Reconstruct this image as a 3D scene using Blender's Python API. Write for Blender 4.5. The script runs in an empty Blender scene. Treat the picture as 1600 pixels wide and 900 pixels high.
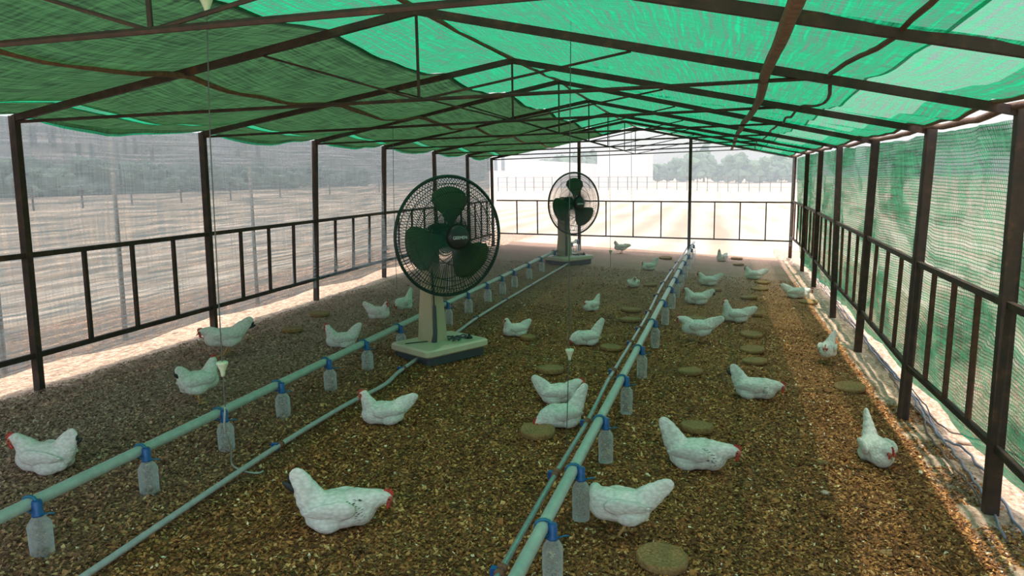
import bpy, math, random
import numpy as np
from mathutils import Vector, Matrix, noise
from mathutils.bvhtree import BVHTree

random.seed(7); rng = np.random.default_rng(7)
S = bpy.context.scene; COL = S.collection

# ------------------------------------------------------------------ camera
F_PX, YAW, PITCH, ROLL, CX, CZ = 1145.83, .276, .1494, -.017, 5.8054, 2.1
W = 7.5456
fw = Vector((-math.sin(YAW)*math.cos(PITCH), math.cos(YAW)*math.cos(PITCH), -math.sin(PITCH)))
rt = Vector((math.cos(YAW), math.sin(YAW), 0)); up = rt.cross(fw)
Rv = rt*math.cos(ROLL)+up*math.sin(ROLL); Uv = up*math.cos(ROLL)-rt*math.sin(ROLL)
CAM = Vector((CX, 0, CZ))
cd = bpy.data.cameras.new('camera'); cam = bpy.data.objects.new('camera', cd); COL.objects.link(cam)
cd.sensor_width = 36; cd.lens = F_PX*36/1600; cd.clip_start = .05; cd.clip_end = 2000
cam.matrix_world = Matrix(((Rv.x, Uv.x, -fw.x, CX), (Rv.y, Uv.y, -fw.y, 0), (Rv.z, Uv.z, -fw.z, CZ), (0, 0, 0, 1)))
S.camera = cam

# ------------------------------------------------------------------ light
SKY, SUN = .40, 5.4
w = bpy.data.worlds.new('sky'); S.world = w; w.use_nodes = True; nt = w.node_tree; nt.nodes.clear()
sk = nt.nodes.new('ShaderNodeTexSky'); sk.sky_type = 'NISHITA'; sk.sun_disc = False
sk.sun_elevation = math.radians(76); sk.sun_rotation = math.radians(50); sk.dust_density = 4; sk.air_density = 1.2; sk.ozone_density = 1
mixw = nt.nodes.new('ShaderNodeMix'); mixw.data_type = 'RGBA'; mixw.inputs['Factor'].default_value = .35
mixw.inputs['B'].default_value = (5.2, 5.6, 6.0, 1)
bgw = nt.nodes.new('ShaderNodeBackground'); bgw.inputs['Strength'].default_value = SKY
ow = nt.nodes.new('ShaderNodeOutputWorld')
nt.links.new(sk.outputs[0], mixw.inputs['A']); nt.links.new(mixw.outputs['Result'], bgw.inputs[0]); nt.links.new(bgw.outputs[0], ow.inputs[0])
sl = bpy.data.lights.new('sun', 'SUN'); sl.energy = SUN; sl.angle = math.radians(1.0); sl.color = (1, .955, .88)
so = bpy.data.objects.new('sun', sl); COL.objects.link(so)
sd = Vector((.03, -.20, 1)).normalized(); so.rotation_euler = sd.to_track_quat('Z', 'Y').to_euler()
S.view_settings.view_transform = 'Standard'; S.view_settings.look = 'None'; S.view_settings.gamma = 1
S.view_settings.exposure = -0.14; S.view_settings.use_curve_mapping = False
cy = S.cycles
cy.max_bounces = 7; cy.diffuse_bounces = 3; cy.glossy_bounces = 2; cy.transmission_bounces = 4; cy.transparent_max_bounces = 10
cy.use_denoising = True; cy.caustics_reflective = False; cy.caustics_refractive = False; cy.sample_clamp_indirect = 4

# ------------------------------------------------------------------ helpers
def ray(u, v): return fw+Rv*((u-800)/F_PX)-Uv*((v-450)/F_PX)
def gz(x): return .3087+(-.4484)*min(max(x, -.6), W+.6)/W
def gnd(u, v, dz=0):                      # where the sight line through a point of the photo meets the shed's ground
    d = ray(u, v); k = -.4484/W; t = (.3087+dz+k*CAM.x-CAM.z)/(d.z-k*d.x); return CAM+d*t
def atx(u, v, x): d = ray(u, v); return CAM+d*((x-CAM.x)/d.x)
def aty(u, v, y): d = ray(u, v); return CAM+d*((y-CAM.y)/d.y)
def lerp(a, b, t): return a+(b-a)*t

class MB:
    def __init__(s): s.v = []; s.f = []
    def add(s, vs, fs, M=None):
        o = len(s.v); s.v += [tuple(M @ Vector(p)) if M else tuple(p) for p in vs]; s.f += [tuple(i+o for i in f) for f in fs]; return s
    def box(s, c, size, M=None, bev=0):
        x, y, z = [d/2 for d in size]
        if not bev:
            vs = [(c[0]+a*x, c[1]+b*y, c[2]+d*z) for a in (-1, 1) for b in (-1, 1) for d in (-1, 1)]
            return s.add(vs, [(0, 1, 3, 2), (4, 6, 7, 5), (0, 4, 5, 1), (2, 3, 7, 6), (0, 2, 6, 4), (1, 5, 7, 3)], M)
        # rounded vertical edges, chamfered top and bottom
        def ring(sx, sy, zz):
            r = []; b = bev
            for q in range(4):
                for j in range(4):
                    a = q*math.pi/2+j*math.pi/6
                    qx = (1, -1, -1, 1)[q]; qy = (1, 1, -1, -1)[q]
                    r.append((c[0]+qx*(sx-b)+b*math.cos(a), c[1]+qy*(sy-b)+b*math.sin(a), c[2]+zz))
            return r
        e = min(bev*.35, z*.5)
        R = [ring(x-e, y-e, -z), ring(x, y, -z+e), ring(x, y, z-e), ring(x-e, y-e, z)]
        vs = sum(R, []); n = 16; fs = [tuple(range(n))[::-1], tuple(range(3*n, 4*n))]
        for k in range(3):
            for i in range(n): fs.append((k*n+i, k*n+(i+1) % n, (k+1)*n+(i+1) % n, (k+1)*n+i))
        return s.add(vs, fs, M)
    def bar(s, a, b, wd, ht=None):         # rectangular bar from a to b
        a, b = Vector(a), Vector(b); ht = ht or wd; d = (b-a); L = d.length; d = d/L
        u = Vector((0, 0, 1)) if abs(d.z) < .9 else Vector((0, 1, 0))
        sx = d.cross(u).normalized(); uy = sx.cross(d)
        vs = []
        for p in (a, b):
            for i, j in ((-1, -1), (1, -1), (1, 1), (-1, 1)): vs.append(p+sx*(i*wd/2)+uy*(j*ht/2))
        return s.add(vs, [(3, 2, 1, 0), (4, 5, 6, 7), (0, 1, 5, 4), (1, 2, 6, 5), (2, 3, 7, 6), (3, 0, 4, 7)])
    def tube(s, pts, r, n=8, cap=True, M=None):
        pts = [Vector(p) for p in pts]; m = len(pts); rs = r if hasattr(r, '__len__') else [r]*m
        t0 = (pts[1]-pts[0]).normalized(); u = Vector((0, 0, 1)) if abs(t0.z) < .9 else Vector((1, 0, 0))
        sx = t0.cross(u).normalized(); vs = []
        for i, p in enumerate(pts):
            t = (pts[min(i+1, m-1)]-pts[max(i-1, 0)]).normalized()
            sx = (sx-t*sx.dot(t)).normalized(); sy = t.cross(sx)
            for j in range(n):
                a = 2*math.pi*j/n; vs.append(p+(sx*math.cos(a)+sy*math.sin(a))*rs[i])
        fs = []
        for i in range(m-1):
            for j in range(n): fs.append((i*n+j, i*n+(j+1) % n, (i+1)*n+(j+1) % n, (i+1)*n+j))
        if cap: fs += [tuple(range(n))[::-1], tuple(range((m-1)*n, m*n))]
        return s.add(vs, fs, M)
    def lathe(s, prof, n=20, M=None, sq=0):
        vs = []
        for r, z in prof:
            for j in range(n):
                a = 2*math.pi*j/n; q = 1
                if sq: q = 1/((abs(math.cos(a))**sq+abs(math.sin(a))**sq)**(1/sq))
                vs.append((r*q*math.cos(a), r*q*math.sin(a), z))
        m = len(prof); fs = []
        for i in range(m-1):
            for j in range(n): fs.append((i*n+j, i*n+(j+1) % n, (i+1)*n+(j+1) % n, (i+1)*n+j))
        fs += [tuple(range(n))[::-1], tuple(range((m-1)*n, m*n))]
        return s.add(vs, fs, M)
    def ell(s, c, r, rot=None, n=14, m=9):
        M = Matrix.Translation(c) @ (rot.to_4x4() if rot else Matrix()) @ Matrix.Diagonal((r[0], r[1], r[2], 1))
        vs = [(0, 0, 1)]; fs = []
        for i in range(1, m):
            p = math.pi*i/m
            for j in range(n): a = 2*math.pi*j/n; vs.append((math.sin(p)*math.cos(a), math.sin(p)*math.sin(a), math.cos(p)))
        vs.append((0, 0, -1))
        for j in range(n): fs.append((0, 1+j, 1+(j+1) % n))
        for i in range(m-2):
            for j in range(n): fs.append((1+i*n+j, 1+(i+1)*n+j, 1+(i+1)*n+(j+1) % n, 1+i*n+(j+1) % n))
        l = len(vs)-1; b = 1+(m-2)*n
        for j in range(n): fs.append((l, b+(j+1) % n, b+j))
        return s.add(vs, fs, M)
    def mesh(s, name, mat, smooth=False):
        me = bpy.data.meshes.new(name); me.from_pydata(s.v, [], s.f); me.update()
        if mat: me.materials.append(mat)
        if smooth: me.polygons.foreach_set('use_smooth', [True]*len(me.polygons))
        return me
    def obj(s, name, mat, parent=None, smooth=False, loc=None):
        o = bpy.data.objects.new(name, s.mesh(name, mat, smooth)); COL.objects.link(o)
        if parent: o.parent = parent
        if loc: o.location = loc
        return o

def empty(name, loc=(0, 0, 0), rz=0, parent=None):
    o = bpy.data.objects.new(name, None); COL.objects.link(o); o.location = loc; o.rotation_euler = (0, 0, rz)
    o.empty_display_size = .1
    if parent: o.parent = parent
    return o
def tag(o, label=None, cat=None, group=None, kind=None):
    if label: o['label'] = label
    if cat: o['category'] = cat
    if group: o['group'] = group
    if kind: o['kind'] = kind
    return o
def grid_obj(name, P, mat, parent=None, UV=None, smooth=True, close=False):   # P: array (m,n,3)
    m, n = P.shape[:2]; idx = np.arange(m*n).reshape(m, n)
    f = np.stack([idx[:-1, :-1], idx[1:, :-1], idx[1:, 1:], idx[:-1, 1:]], -1).reshape(-1, 4)
    me = bpy.data.meshes.new(name); me.from_pydata(P.reshape(-1, 3).tolist(), [], f.tolist()); me.update()
    if UV is not None:
        l = me.uv_layers.new(name='UVMap'); l.data.foreach_set('uv', UV.reshape(-1, 2)[f.reshape(-1)].astype(np.float32).reshape(-1))
    me.materials.append(mat)
    if smooth: me.polygons.foreach_set('use_smooth', [True]*len(me.polygons))
    o = bpy.data.objects.new(name, me); COL.objects.link(o)
    if parent: o.parent = parent
    return o
def copy_tree(o, parent=None):
    c = o.copy(); COL.objects.link(c); c.parent = parent
    for ch in list(o.children): copy_tree(ch, c)
    return c

# ------------------------------------------------------------------ materials
class NB:
    def __init__(s, name):
        s.m = bpy.data.materials.new(name); s.m.use_nodes = True; s.t = s.m.node_tree; s.t.nodes.clear()
        s.out = s.n('ShaderNodeOutputMaterial')
    def n(s, typ, **kw):
        d = s.t.nodes.new(typ)
        for k, v in kw.items(): setattr(d, k, v)
        return d
    def l(s, a, b): s.t.links.new(a, b)
    def sock(s, node, key, val):
        if hasattr(val, 'node'): s.l(val, node.inputs[key])
        elif val is not None:
            i = node.inputs[key]
            if i.type == 'RGBA' and len(val) == 3: val = (*val, 1)
            i.default_value = val
    def math(s, op, a, b=None, c=None, clamp=False):
        d = s.n('ShaderNodeMath', operation=op); d.use_clamp = clamp
        for i, x in enumerate((a, b, c)):
            if x is not None: s.sock(d, i, x)
        return d.outputs[0]
    def mix(s, f, a, b, mode='MIX'):
        d = s.n('ShaderNodeMix', data_type='RGBA', blend_type=mode); s.sock(d, 'Factor', f); s.sock(d, 'A', a); s.sock(d, 'B', b); return d.outputs['Result']
    def coord(s, which='Object', scale=(1, 1, 1), rot=(0, 0, 0)):
        c = s.n('ShaderNodeTexCoord'); m = s.n('ShaderNodeMapping'); m.inputs['Scale'].default_value = scale; m.inputs['Rotation'].default_value = rot
        s.l(c.outputs[which], m.inputs[0]); return m.outputs[0]
    def noise(s, vec, scale=5, detail=2, rough=.5, dist=0):
        d = s.n('ShaderNodeTexNoise'); s.sock(d, 'Vector', vec); d.inputs['Scale'].default_value = scale; d.inputs['Detail'].default_value = detail
        d.inputs['Roughness'].default_value = rough; d.inputs['Distortion'].default_value = dist; return d.outputs[0]
    def ramp(s, f, stops):
        d = s.n('ShaderNodeValToRGB'); s.sock(d, 0, f); e = d.color_ramp.elements
        while len(e) < len(stops): e.new(.5)
        for i, (p, c) in enumerate(stops): e[i].position = p; e[i].color = (*c, 1) if len(c) == 3 else c
        return d.outputs[0]
    def rng(s, v, a, b, c, d):
        m = s.n('ShaderNodeMapRange'); s.sock(m, 0, v)
        for i, x in enumerate((a, b, c, d)): m.inputs[i+1].default_value = x
        return m.outputs[0]
    def bump(s, h, strength=.3, dist=.01):
        b = s.n('ShaderNodeBump'); b.inputs['Strength'].default_value = strength; b.inputs['Distance'].default_value = dist; s.l(h, b.inputs['Height']); return b.outputs[0]
    def pbr(s, col, rough=.6, metal=0, normal=None, **kw):
        p = s.n('ShaderNodeBsdfPrincipled'); s.sock(p, 'Base Color', col); s.sock(p, 'Roughness', rough); s.sock(p, 'Metallic', metal)
        for k, v in kw.items(): s.sock(p, k.replace('_', ' '), v)
        if normal is not None: s.l(normal, p.inputs['Normal'])
        s.l(p.outputs[0], s.out.inputs[0]); return s.m

def simple(name, col, rough=.6, metal=0, var=.15, sc=12, bump=0, bd=.005, **kw):
    b = NB(name); v = b.coord(); n = b.noise(v, sc, 4, .6)
    c = b.mix(b.rng(n, .3, .7, 0, 1), tuple(x*(1-var) for x in col), tuple(min(1, x*(1+var)) for x in col))
    return b.pbr(c, rough, metal, b.bump(n, bump, bd) if bump else None, **kw)

def net(name, front, trans, dens, amp, su, sv, warp=.0, patch=None, vw=.8, grid=None):
    """woven shade net: threads (diffuse + translucent) with see-through gaps; UVs in metres, u along the shed"""
    b = NB(name); uv = b.coord('UV')
    w0 = b.noise(uv, 1.3, 2, .5)
    sep = b.n('ShaderNodeSeparateXYZ'); b.l(uv, sep.inputs[0])
    wv = b.math('MULTIPLY', b.math('SUBTRACT', w0, .5), warp)
    def comb(x, y):
        c = b.n('ShaderNodeCombineXYZ'); b.sock(c, 0, x); b.sock(c, 1, y); return c.outputs[0]
    a = b.noise(comb(b.math('MULTIPLY', b.math('ADD', sep.outputs[0], wv), su[0]), b.math('MULTIPLY', b.math('ADD', sep.outputs[1], wv), su[1])), 1, 2, .6)
    c = b.noise(comb(b.math('MULTIPLY', b.math('ADD', sep.outputs[0], wv), sv[0]), b.math('MULTIPLY', b.math('ADD', sep.outputs[1], wv), sv[1])), 1, 2, .6)
    t = b.math('ADD', b.math('MULTIPLY', b.math('SUBTRACT', a, .5), amp), b.math('MULTIPLY', b.math('SUBTRACT', c, .5), amp*vw))
    d = b.math('ADD', t, dens)
    if grid:                               # thick threads crossing at a fixed pitch
        gl = []
        for o_ in (0, 1):
            x = b.math('MULTIPLY', b.math('ADD', sep.outputs[o_], b.math('MULTIPLY', b.math('SUBTRACT', w0, .5), .05)), 2*math.pi/grid[0])
            gl.append(b.rng(b.math('SINE', x), .35, .85, 0, 1))
        d = b.math('ADD', d, b.math('MULTIPLY', b.math('MAXIMUM', gl[0], gl[1]), grid[1]))
    if patch:                              # the net lies folded over itself here and there
        p = b.noise(b.coord('UV', (patch[0], patch[1], 1), (0, 0, .35)), 1, 4, .6, .9)
        d = b.math('ADD', d, b.math('MULTIPLY', b.rng(p, .45, .62, 0, 1), patch[2]))
    d = b.math('MINIMUM', b.math('MAXIMUM', d, .03), .985)
    tone = b.mix(b.rng(a, .35, .65, 0, 1), tuple(x*.8 for x in front), tuple(min(1, x*1.15) for x in front))
    tt = b.mix(b.rng(b.math('ADD', b.math('MULTIPLY', a, .5), b.math('MULTIPLY', c, .5)), .38, .62, 0, 1), tuple(x*.30 for x in trans), tuple(min(1, x*1.75) for x in trans))
    df = b.n('ShaderNodeBsdfDiffuse'); b.l(tone, df.inputs[0]); tr = b.n('ShaderNodeBsdfTranslucent'); b.l(tt, tr.inputs[0])
    ad = b.n('ShaderNodeAddShader'); b.l(df.outputs[0], ad.inputs[0]); b.l(tr.outputs[0], ad.inputs[1])
    tp = b.n('ShaderNodeBsdfTransparent'); mx = b.n('ShaderNodeMixShader'); b.l(d, mx.inputs[0]); b.l(tp.outputs[0], mx.inputs[1]); b.l(ad.outputs[0], mx.inputs[2])
    b.l(mx.outputs[0], b.out.inputs[0]); return b.m

# roof: u along the shed, v across (down the slope)
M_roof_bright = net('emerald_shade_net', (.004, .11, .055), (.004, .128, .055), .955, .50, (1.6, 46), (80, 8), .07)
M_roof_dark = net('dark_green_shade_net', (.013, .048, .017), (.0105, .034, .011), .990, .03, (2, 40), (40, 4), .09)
M_roof_strip = net('loose_shade_net', (.004, .11, .055), (.005, .14, .058), .78, .6, (1.6, 46), (80, 8), .07)
M_left = net('grey_wall_net', (.10, .12, .127), (.10, .12, .127), .81, 1.0, (1.0, 42), (38, 1.0), .05, vw=.45)
M_right = net('green_wall_net', (.014, .07, .038), (.026, .11, .056), .63, .5, (.8, 30), (30, .8), .03, (.55, 1.5, .34), vw=.9, grid=(.028, .30))
M_back = net('sheer_end_net', (.5, .53, .55), (.30, .32, .33), .15, .18, (2, 30), (22, 1), .1)
M_hem = net('net_hem', (.02, .14, .08), (.01, .16, .08), .86, .2, (2, 75), (75, 2), .12)

def rust():
    b = NB('rusty_steel'); v = b.coord(); n = b.noise(v, 9, 5, .65); n2 = b.noise(v, 60, 3, .6)
    c = b.ramp(n, [(.3, (.030, .020, .016)), (.55, (.055, .032, .022)), (.72, (.12, .055, .028))])
    return b.pbr(c, .7, .25, b.bump(n2, .3, .003))
M_steel = rust()
M_rustred = simple('rust_red_steel', (.10, .042, .022), .8, .1, .4, 14, .3)
M_purlin = simple('rusty_purlin', (.16, .085, .045), .85, 0, .35, 20, .4)

def litter():
    b = NB('litter'); v = b.coord()
    vo = b.n('ShaderNodeTexVoronoi'); b.sock(vo, 'Vector', b.coord('Object', (1, 1.35, 1))); vo.inputs['Scale'].default_value = 62; vo.inputs['Randomness'].default_value = 1
    sp = b.n('ShaderNodeSeparateColor'); b.l(vo.outputs['Color'], sp.inputs[0])
    big = b.noise(v, 1.2, 4, .6)
    c = b.ramp(sp.outputs[0], [(0, (.12, .05, .012)), (.4, (.26, .098, .024)), (.75, (.46, .19, .05)), (.93, (.66, .39, .14)), (1, (.75, .52, .26))])
    c = b.mix(b.rng(big, .35, .65, 0, 1), c, b.mix(.5, c, (.15, .065, .02)))
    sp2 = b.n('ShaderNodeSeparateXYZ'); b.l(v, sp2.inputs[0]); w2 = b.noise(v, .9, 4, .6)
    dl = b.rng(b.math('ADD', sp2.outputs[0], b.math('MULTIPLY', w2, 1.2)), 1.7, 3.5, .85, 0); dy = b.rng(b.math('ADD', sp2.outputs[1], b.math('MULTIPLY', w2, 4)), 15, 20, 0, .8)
    c = b.mix(b.math('MAXIMUM', dl, dy), c, b.mix(b.rng(sp.outputs[0], 0, 1, 0, 1), (.34, .20, .145), (.60, .42, .33)))  # side light and haze put into the colour by left wall and far end
    h = b.math('ADD', b.math('MULTIPLY', vo.outputs['Distance'], -1), b.math('MULTIPLY', sp.outputs[1], .6))
    return b.pbr(c, .9, 0, b.bump(h, .8, .012))
M_litter = litter()
def chipmat():
    b = NB('wood_chips'); a = b.n('ShaderNodeAttribute'); a.attribute_name = 'tone'
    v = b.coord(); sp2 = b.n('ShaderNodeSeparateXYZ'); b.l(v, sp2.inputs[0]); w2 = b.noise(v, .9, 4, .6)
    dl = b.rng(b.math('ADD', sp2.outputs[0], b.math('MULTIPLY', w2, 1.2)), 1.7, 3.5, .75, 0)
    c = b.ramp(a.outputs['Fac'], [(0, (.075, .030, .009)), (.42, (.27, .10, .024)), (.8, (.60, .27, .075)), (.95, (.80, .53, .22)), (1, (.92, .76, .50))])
    c = b.mix(dl, c, b.mix(a.outputs['Fac'], (.29, .17, .125), (.66, .46, .36)))  # pinkish side light from the left net mixed into the chip colour
    return b.pbr(c, .85)
M_chip = chipmat()
def soil():
    b = NB('pale_field_soil'); v = b.coord()
    wv = b.n('ShaderNodeTexWave'); b.sock(wv, 'Vector', v); wv.inputs['Scale'].default_value = .22; wv.inputs['Distortion'].default_value = 3; wv.inputs['Detail'].default_value = 3; wv.inputs['Detail Scale'].default_value = .6
    n = b.noise(v, 14, 5, .7); big = b.noise(v, .12, 3, .5)
    c = b.mix(b.rng(wv.outputs[1], .1, .9, 0, 1), (.55, .41, .29), (.76, .63, .49))
    c = b.mix(b.rng(n, .4, .75, 0, .5), c, (.46, .34, .24))
    c = b.mix(b.rng(big, .4, .7, 0, .5), c, (.80, .71, .60))
    return b.pbr(c, .95, 0, b.bump(n, .5, .03))
M_soil = soil()
def stony():
    b = NB('stony_verge'); v = b.coord()
    n = b.noise(v, 30, 6, .75); n2 = b.noise(b.coord('Object', (3, 1, 1)), 7, 4, .6)
    c = b.ramp(n, [(.34, (.34, .19, .12)), (.48, (.74, .48, .33)), (.6, (.95, .74, .57))])
    c = b.mix(b.rng(n2, .35, .6, .75, 0), c, (.26, .16, .10))
    return b.pbr(c, .95, 0, b.bump(n, .9, .03))
M_stony = stony()
M_green_pipe = simple('pale_green_pipe', (.40, .47, .42), .35, 0, .12, 20)
M_metal_pipe = simple('galvanised_pipe', (.45, .47, .50), .35, .75, .15, 30)
M_grey_pipe = simple('grey_plastic_pipe', (.44, .43, .43), .45, 0, .12, 25)
M_blue = simple('blue_plastic', (.01, .09, .28), .35, 0, .2, 40)
M_bluegreen = simple('blue_tie', (.01, .14, .24), .5, 0, .2, 40)
M_tie = simple('brown_tape', (.22, .09, .05), .7, 0, .35, 60, .3)
M_wire = simple('thin_wire', (.10, .12, .11), .5, .3)
M_cupm = simple('pale_plastic_cup', (.66, .72, .52), .4, 0, .08, 30)
def bottlem():
    b = NB('cloudy_plastic'); n = b.noise(b.coord(), 55, 2, .5)
    df = b.n('ShaderNodeBsdfTranslucent'); df.inputs[0].default_value = (.75, .80, .82, 1)
    gl = b.n('ShaderNodeBsdfPrincipled'); b.sock(gl, 'Base Color', (.80, .84, .85)); gl.inputs['Roughness'].default_value = .22
    tp = b.n('ShaderNodeBsdfTransparent'); tp.inputs[0].default_value = (.95, .97, .97, 1)
    m1 = b.n('ShaderNodeMixShader'); m1.inputs[0].default_value = .45; b.l(gl.outputs[0], m1.inputs[1]); b.l(df.outputs[0], m1.inputs[2])
    m2 = b.n('ShaderNodeMixShader'); lw = b.n('ShaderNodeLayerWeight'); lw.inputs[0].default_value = .35; b.l(b.math('ADD', b.rng(n, .3, .7, .16, .28), b.math('MULTIPLY', lw.outputs['Facing'], .55), clamp=True), m2.inputs[0]); b.l(tp.outputs[0], m2.inputs[1]); b.l(m1.outputs[0], m2.inputs[2])
    b.l(m2.outputs[0], b.out.inputs[0]); return b.m
M_bottle = bottlem()
M_beige = simple('beige_enamel', (.62, .55, .38), .4, 0, .05, 6)
M_neck = simple('khaki_enamel', (.50, .42, .27), .4, 0, .05, 6)
M_skirt = simple('slate_plastic', (.055, .07, .075), .5, 0, .1, 8)
M_black = simple('black_plastic', (.018, .020, .020), .4, 0, .1, 10)
M_fgreen = simple('dark_green_wire', (.010, .040, .030), .4, .1, .1, 10)
def blade():
    b = NB('green_blade'); df = b.n('ShaderNodeBsdfPrincipled'); b.sock(df, 'Base Color', (.12, .18, .10)); df.inputs['Roughness'].default_value = .35
    tr = b.n('ShaderNodeBsdfTranslucent'); tr.inputs[0].default_value = (.16, .32, .17, 1)
    m = b.n('ShaderNodeMixShader'); m.inputs[0].default_value = .4; b.l(df.outputs[0], m.inputs[1]); b.l(tr.outputs[0], m.inputs[2]); b.l(m.outputs[0], b.out.inputs[0]); return b.m
M_blade = blade()
def feathers():
    b = NB('white_feathers'); v = b.coord()
    vo = b.n('ShaderNodeTexVoronoi'); b.sock(vo, 'Vector', b.coord('Object', (36, 62, 62))); vo.inputs['Scale'].default_value = 1
    n = b.noise(v, 60, 4, .7)
    c = b.mix(b.rng(vo.outputs['Distance'], .2, .9, 0, 1), (.80, .79, .73), (.60, .58, .50))
    h = b.math('ADD', b.math('MULTIPLY', vo.outputs['Distance'], -.8), b.math('MULTIPLY', n, .5))
    return b.pbr(c, .85, 0, b.bump(h, .5, .007), Subsurface_Weight=.0)
M_feather = feathers()
M_wing = simple('wing_feathers', (.76, .77, .70), .8, 0, .06, 30, .5, .004)
M_blackf = simple('black_feathers', (.02, .025, .025), .6)
M_red = simple('red_skin', (.50, .055, .035), .5, 0, .2, 60)
M_face = simple('pink_face_skin', (.48, .10, .06), .6, 0, .25, 90)
M_beak = simple('horn_beak', (.55, .40, .22), .4)
M_leg = simple('yellow_scaly_leg', (.55, .33, .12), .6, 0, .2, 80, .4)
M_eye = simple('amber_eye', (.03, .012, .006), .15)
def disc():
    b = NB('pressed_feed'); v = b.coord(); n = b.noise(v, 70, 4, .7); n2 = b.noise(v, 9, 2, .5)
    c = b.ramp(n, [(.35, (.17, .085, .03)), (.5, (.31, .175, .062)), (.65, (.42, .26, .11))])
    c = b.mix(b.rng(n2, .4, .7, 0, .4), c, (.16, .11, .04))
    return b.pbr(c, .9, 0, b.bump(n, .5, .006))
M_disc = disc()
M_leaf = simple('tree_foliage', (.12, .21, .12), .9, 0, .35, .6)
M_leaf2 = simple('hazed_tree_foliage', (.24, .36, .30), .9, 0, .3, .6)  # leaf colour paled: distance haze put into the green
M_bark = simple('tree_bark', (.14, .10, .07), .9)
M_white = simple('white_painted_wall', (.78, .80, .82), .7, 0, .04, .3)
M_roofw = simple('pale_sheet_roof', (.70, .74, .78), .5, 0, .05, .3)
M_window = simple('dark_window', (.16, .20, .24), .3)
M_fpost = simple('weathered_fence_post', (.16, .14, .13), .8)
M_pole = simple('pale_guy_pole', (.55, .50, .45), .7)
M_cable = simple('grey_hose', (.22, .22, .29), .5, 0, .15, 20)
M_cableb = simple('brown_hose', (.13, .09, .08), .6, 0, .2, 20)
M_stone = simple('grey_stone', (.55, .42, .32), .9, 0, .4, 25, .6, .01)

# ------------------------------------------------------------------ frame nodes
YK = {-1: .15, 0: 2.45, 1: 5.03, 2: 7.38, 3: 9.80, 4: 12.17, 5: 14.66, 6: 16.89, 7: 19.27}
Lp = {1: (22, 185), 2: (316, 210), 3: (492, 222), 4: (600, 230), 5: (678, 238), 6: (730, 243), 7: (768, 248)}
Rp = {1: (1600, 175), 2: (1455, 205), 3: (1368, 222), 4: (1312, 230), 5: (1283, 236), 6: (1262, 240), 7: (1242, 246)}
Kp = {1: (650, 17), 2: (800, 95), 3: (873, 128), 4: (920, 158), 5: (950, 178), 6: (976, 190), 7: (993, 200)}
EL, ER, RK = {}, {}, {}
for k in range(1, 8):
    EL[k] = atx(*Lp[k], 0); ER[k] = atx(*Rp[k], W); RK[k] = aty(*Kp[k], (EL[k].y+ER[k].y)/2)
for k in (0, -1):
    for D in (EL, ER, RK): D[k] = Vector((D[1].x, (2.45, .15)[-k], D[1].z+.03))
GLp = {1: (62, 610), 2: (335, 520), 3: (494, 467), 4: (600, 432)}
GRp = {2: (1410, 655), 3: (1340, 548), 4: (1301, 495), 5: (1271, 448), 6: (1253, 424), 7: (1234, 404)}
KS = sorted(YK)
ysL = [EL[k].y for k in KS]; ysR = [ER[k].y for k in KS]; ysK = [RK[k].y for k in KS]

def roofpt(s, t, sag=True, dz=0.045):
    """s: -1 left eave .. 0 ridge .. 1 right eave; t: truss coordinate -1..7"""
    k = min(int(math.floor(t)), 6); f = t-k; k = max(k, -1)
    A = EL if s < 0 else ER; a = abs(s)
    p = lerp(lerp(RK[k], A[k], a), lerp(RK[k+1], A[k+1], a), f); p = Vector(p)
    g = 4*f*(1-f)
    if s < 0: am = .03+.09*4*a*(1-a)+.03*a
    else: am = .02+.05*a
    wr = 0
    if sag:
        n1 = noise.noise(Vector((p.x*.9, p.y*2.2, 3.1)))
        n2 = noise.noise(Vector((p.x*3.2+p.y*1.1, p.y*.8, 7.7)))
        wr = g*(.035*n1+.018*n2)
        if s > .25: wr += g*.03*noise.noise(Vector((p.x*2+p.y*2.4, (p.y-p.x)*.7, 1.3)))
    p.z += dz-(am*g if sag else 0)+wr
    return p

# ------------------------------------------------------------------ ground
def ground_mesh():
    xs = np.unique(np.concatenate([np.linspace(-160, -.6, 30), np.linspace(-.6, W+.6, 40), np.linspace(W+.6, 170, 30)]))
    ys = np.unique(np.concatenate([np.linspace(-15, 24, 60), np.linspace(24, 420, 50)]))
    P = np.zeros((len(xs), len(ys), 3))
    for i, x in enumerate(xs):
        for j, y in enumerate(ys):
            P[i, j] = (x, y, gz(x)-.05-.02*abs(noise.noise(Vector((x*.5, y*.5, 0)))))
    o = grid_obj('field_ground', P, M_soil); tag(o, 'pale ploughed field soil stretching away around the netted shed', 'field', kind='structure'); return o
ground_mesh()
# stony strips beside the shed
def strip(name, x0, x1, y0, y1, mat, label, dz=.0, amp=.02):
    nx, ny = max(4, int((x1-x0)/.08)), int((y1-y0)/.1)
    P = np.zeros((nx, ny, 3))
    for i in range(nx):
        for j in range(ny):
            x = x0+(x1-x0)*i/(nx-1); y = y0+(y1-y0)*j/(ny-1); e = 1 if 0 < i < nx-1 and 0 < j < ny-1 else -2.5
            P[i, j] = (x+.05*noise.noise(Vector((y*2, i*.9, 5))), y, gz(x)+dz+e*amp+amp*1.4*noise.noise(Vector((x*3.4, y*3.4, 2))))
    o = grid_obj(name, P, mat); tag(o, label, 'ground', kind='structure'); return o
strip('stony_verge', W-.25, W+1.7, -1, 23, M_stony, 'sunlit stony verge along the right netted wall', -.03, .034)
strip('stony_verge', -2.6, .12, -1, 23, M_stony, 'sunlit stony verge outside the left netted wall', -.035, .012)
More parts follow.
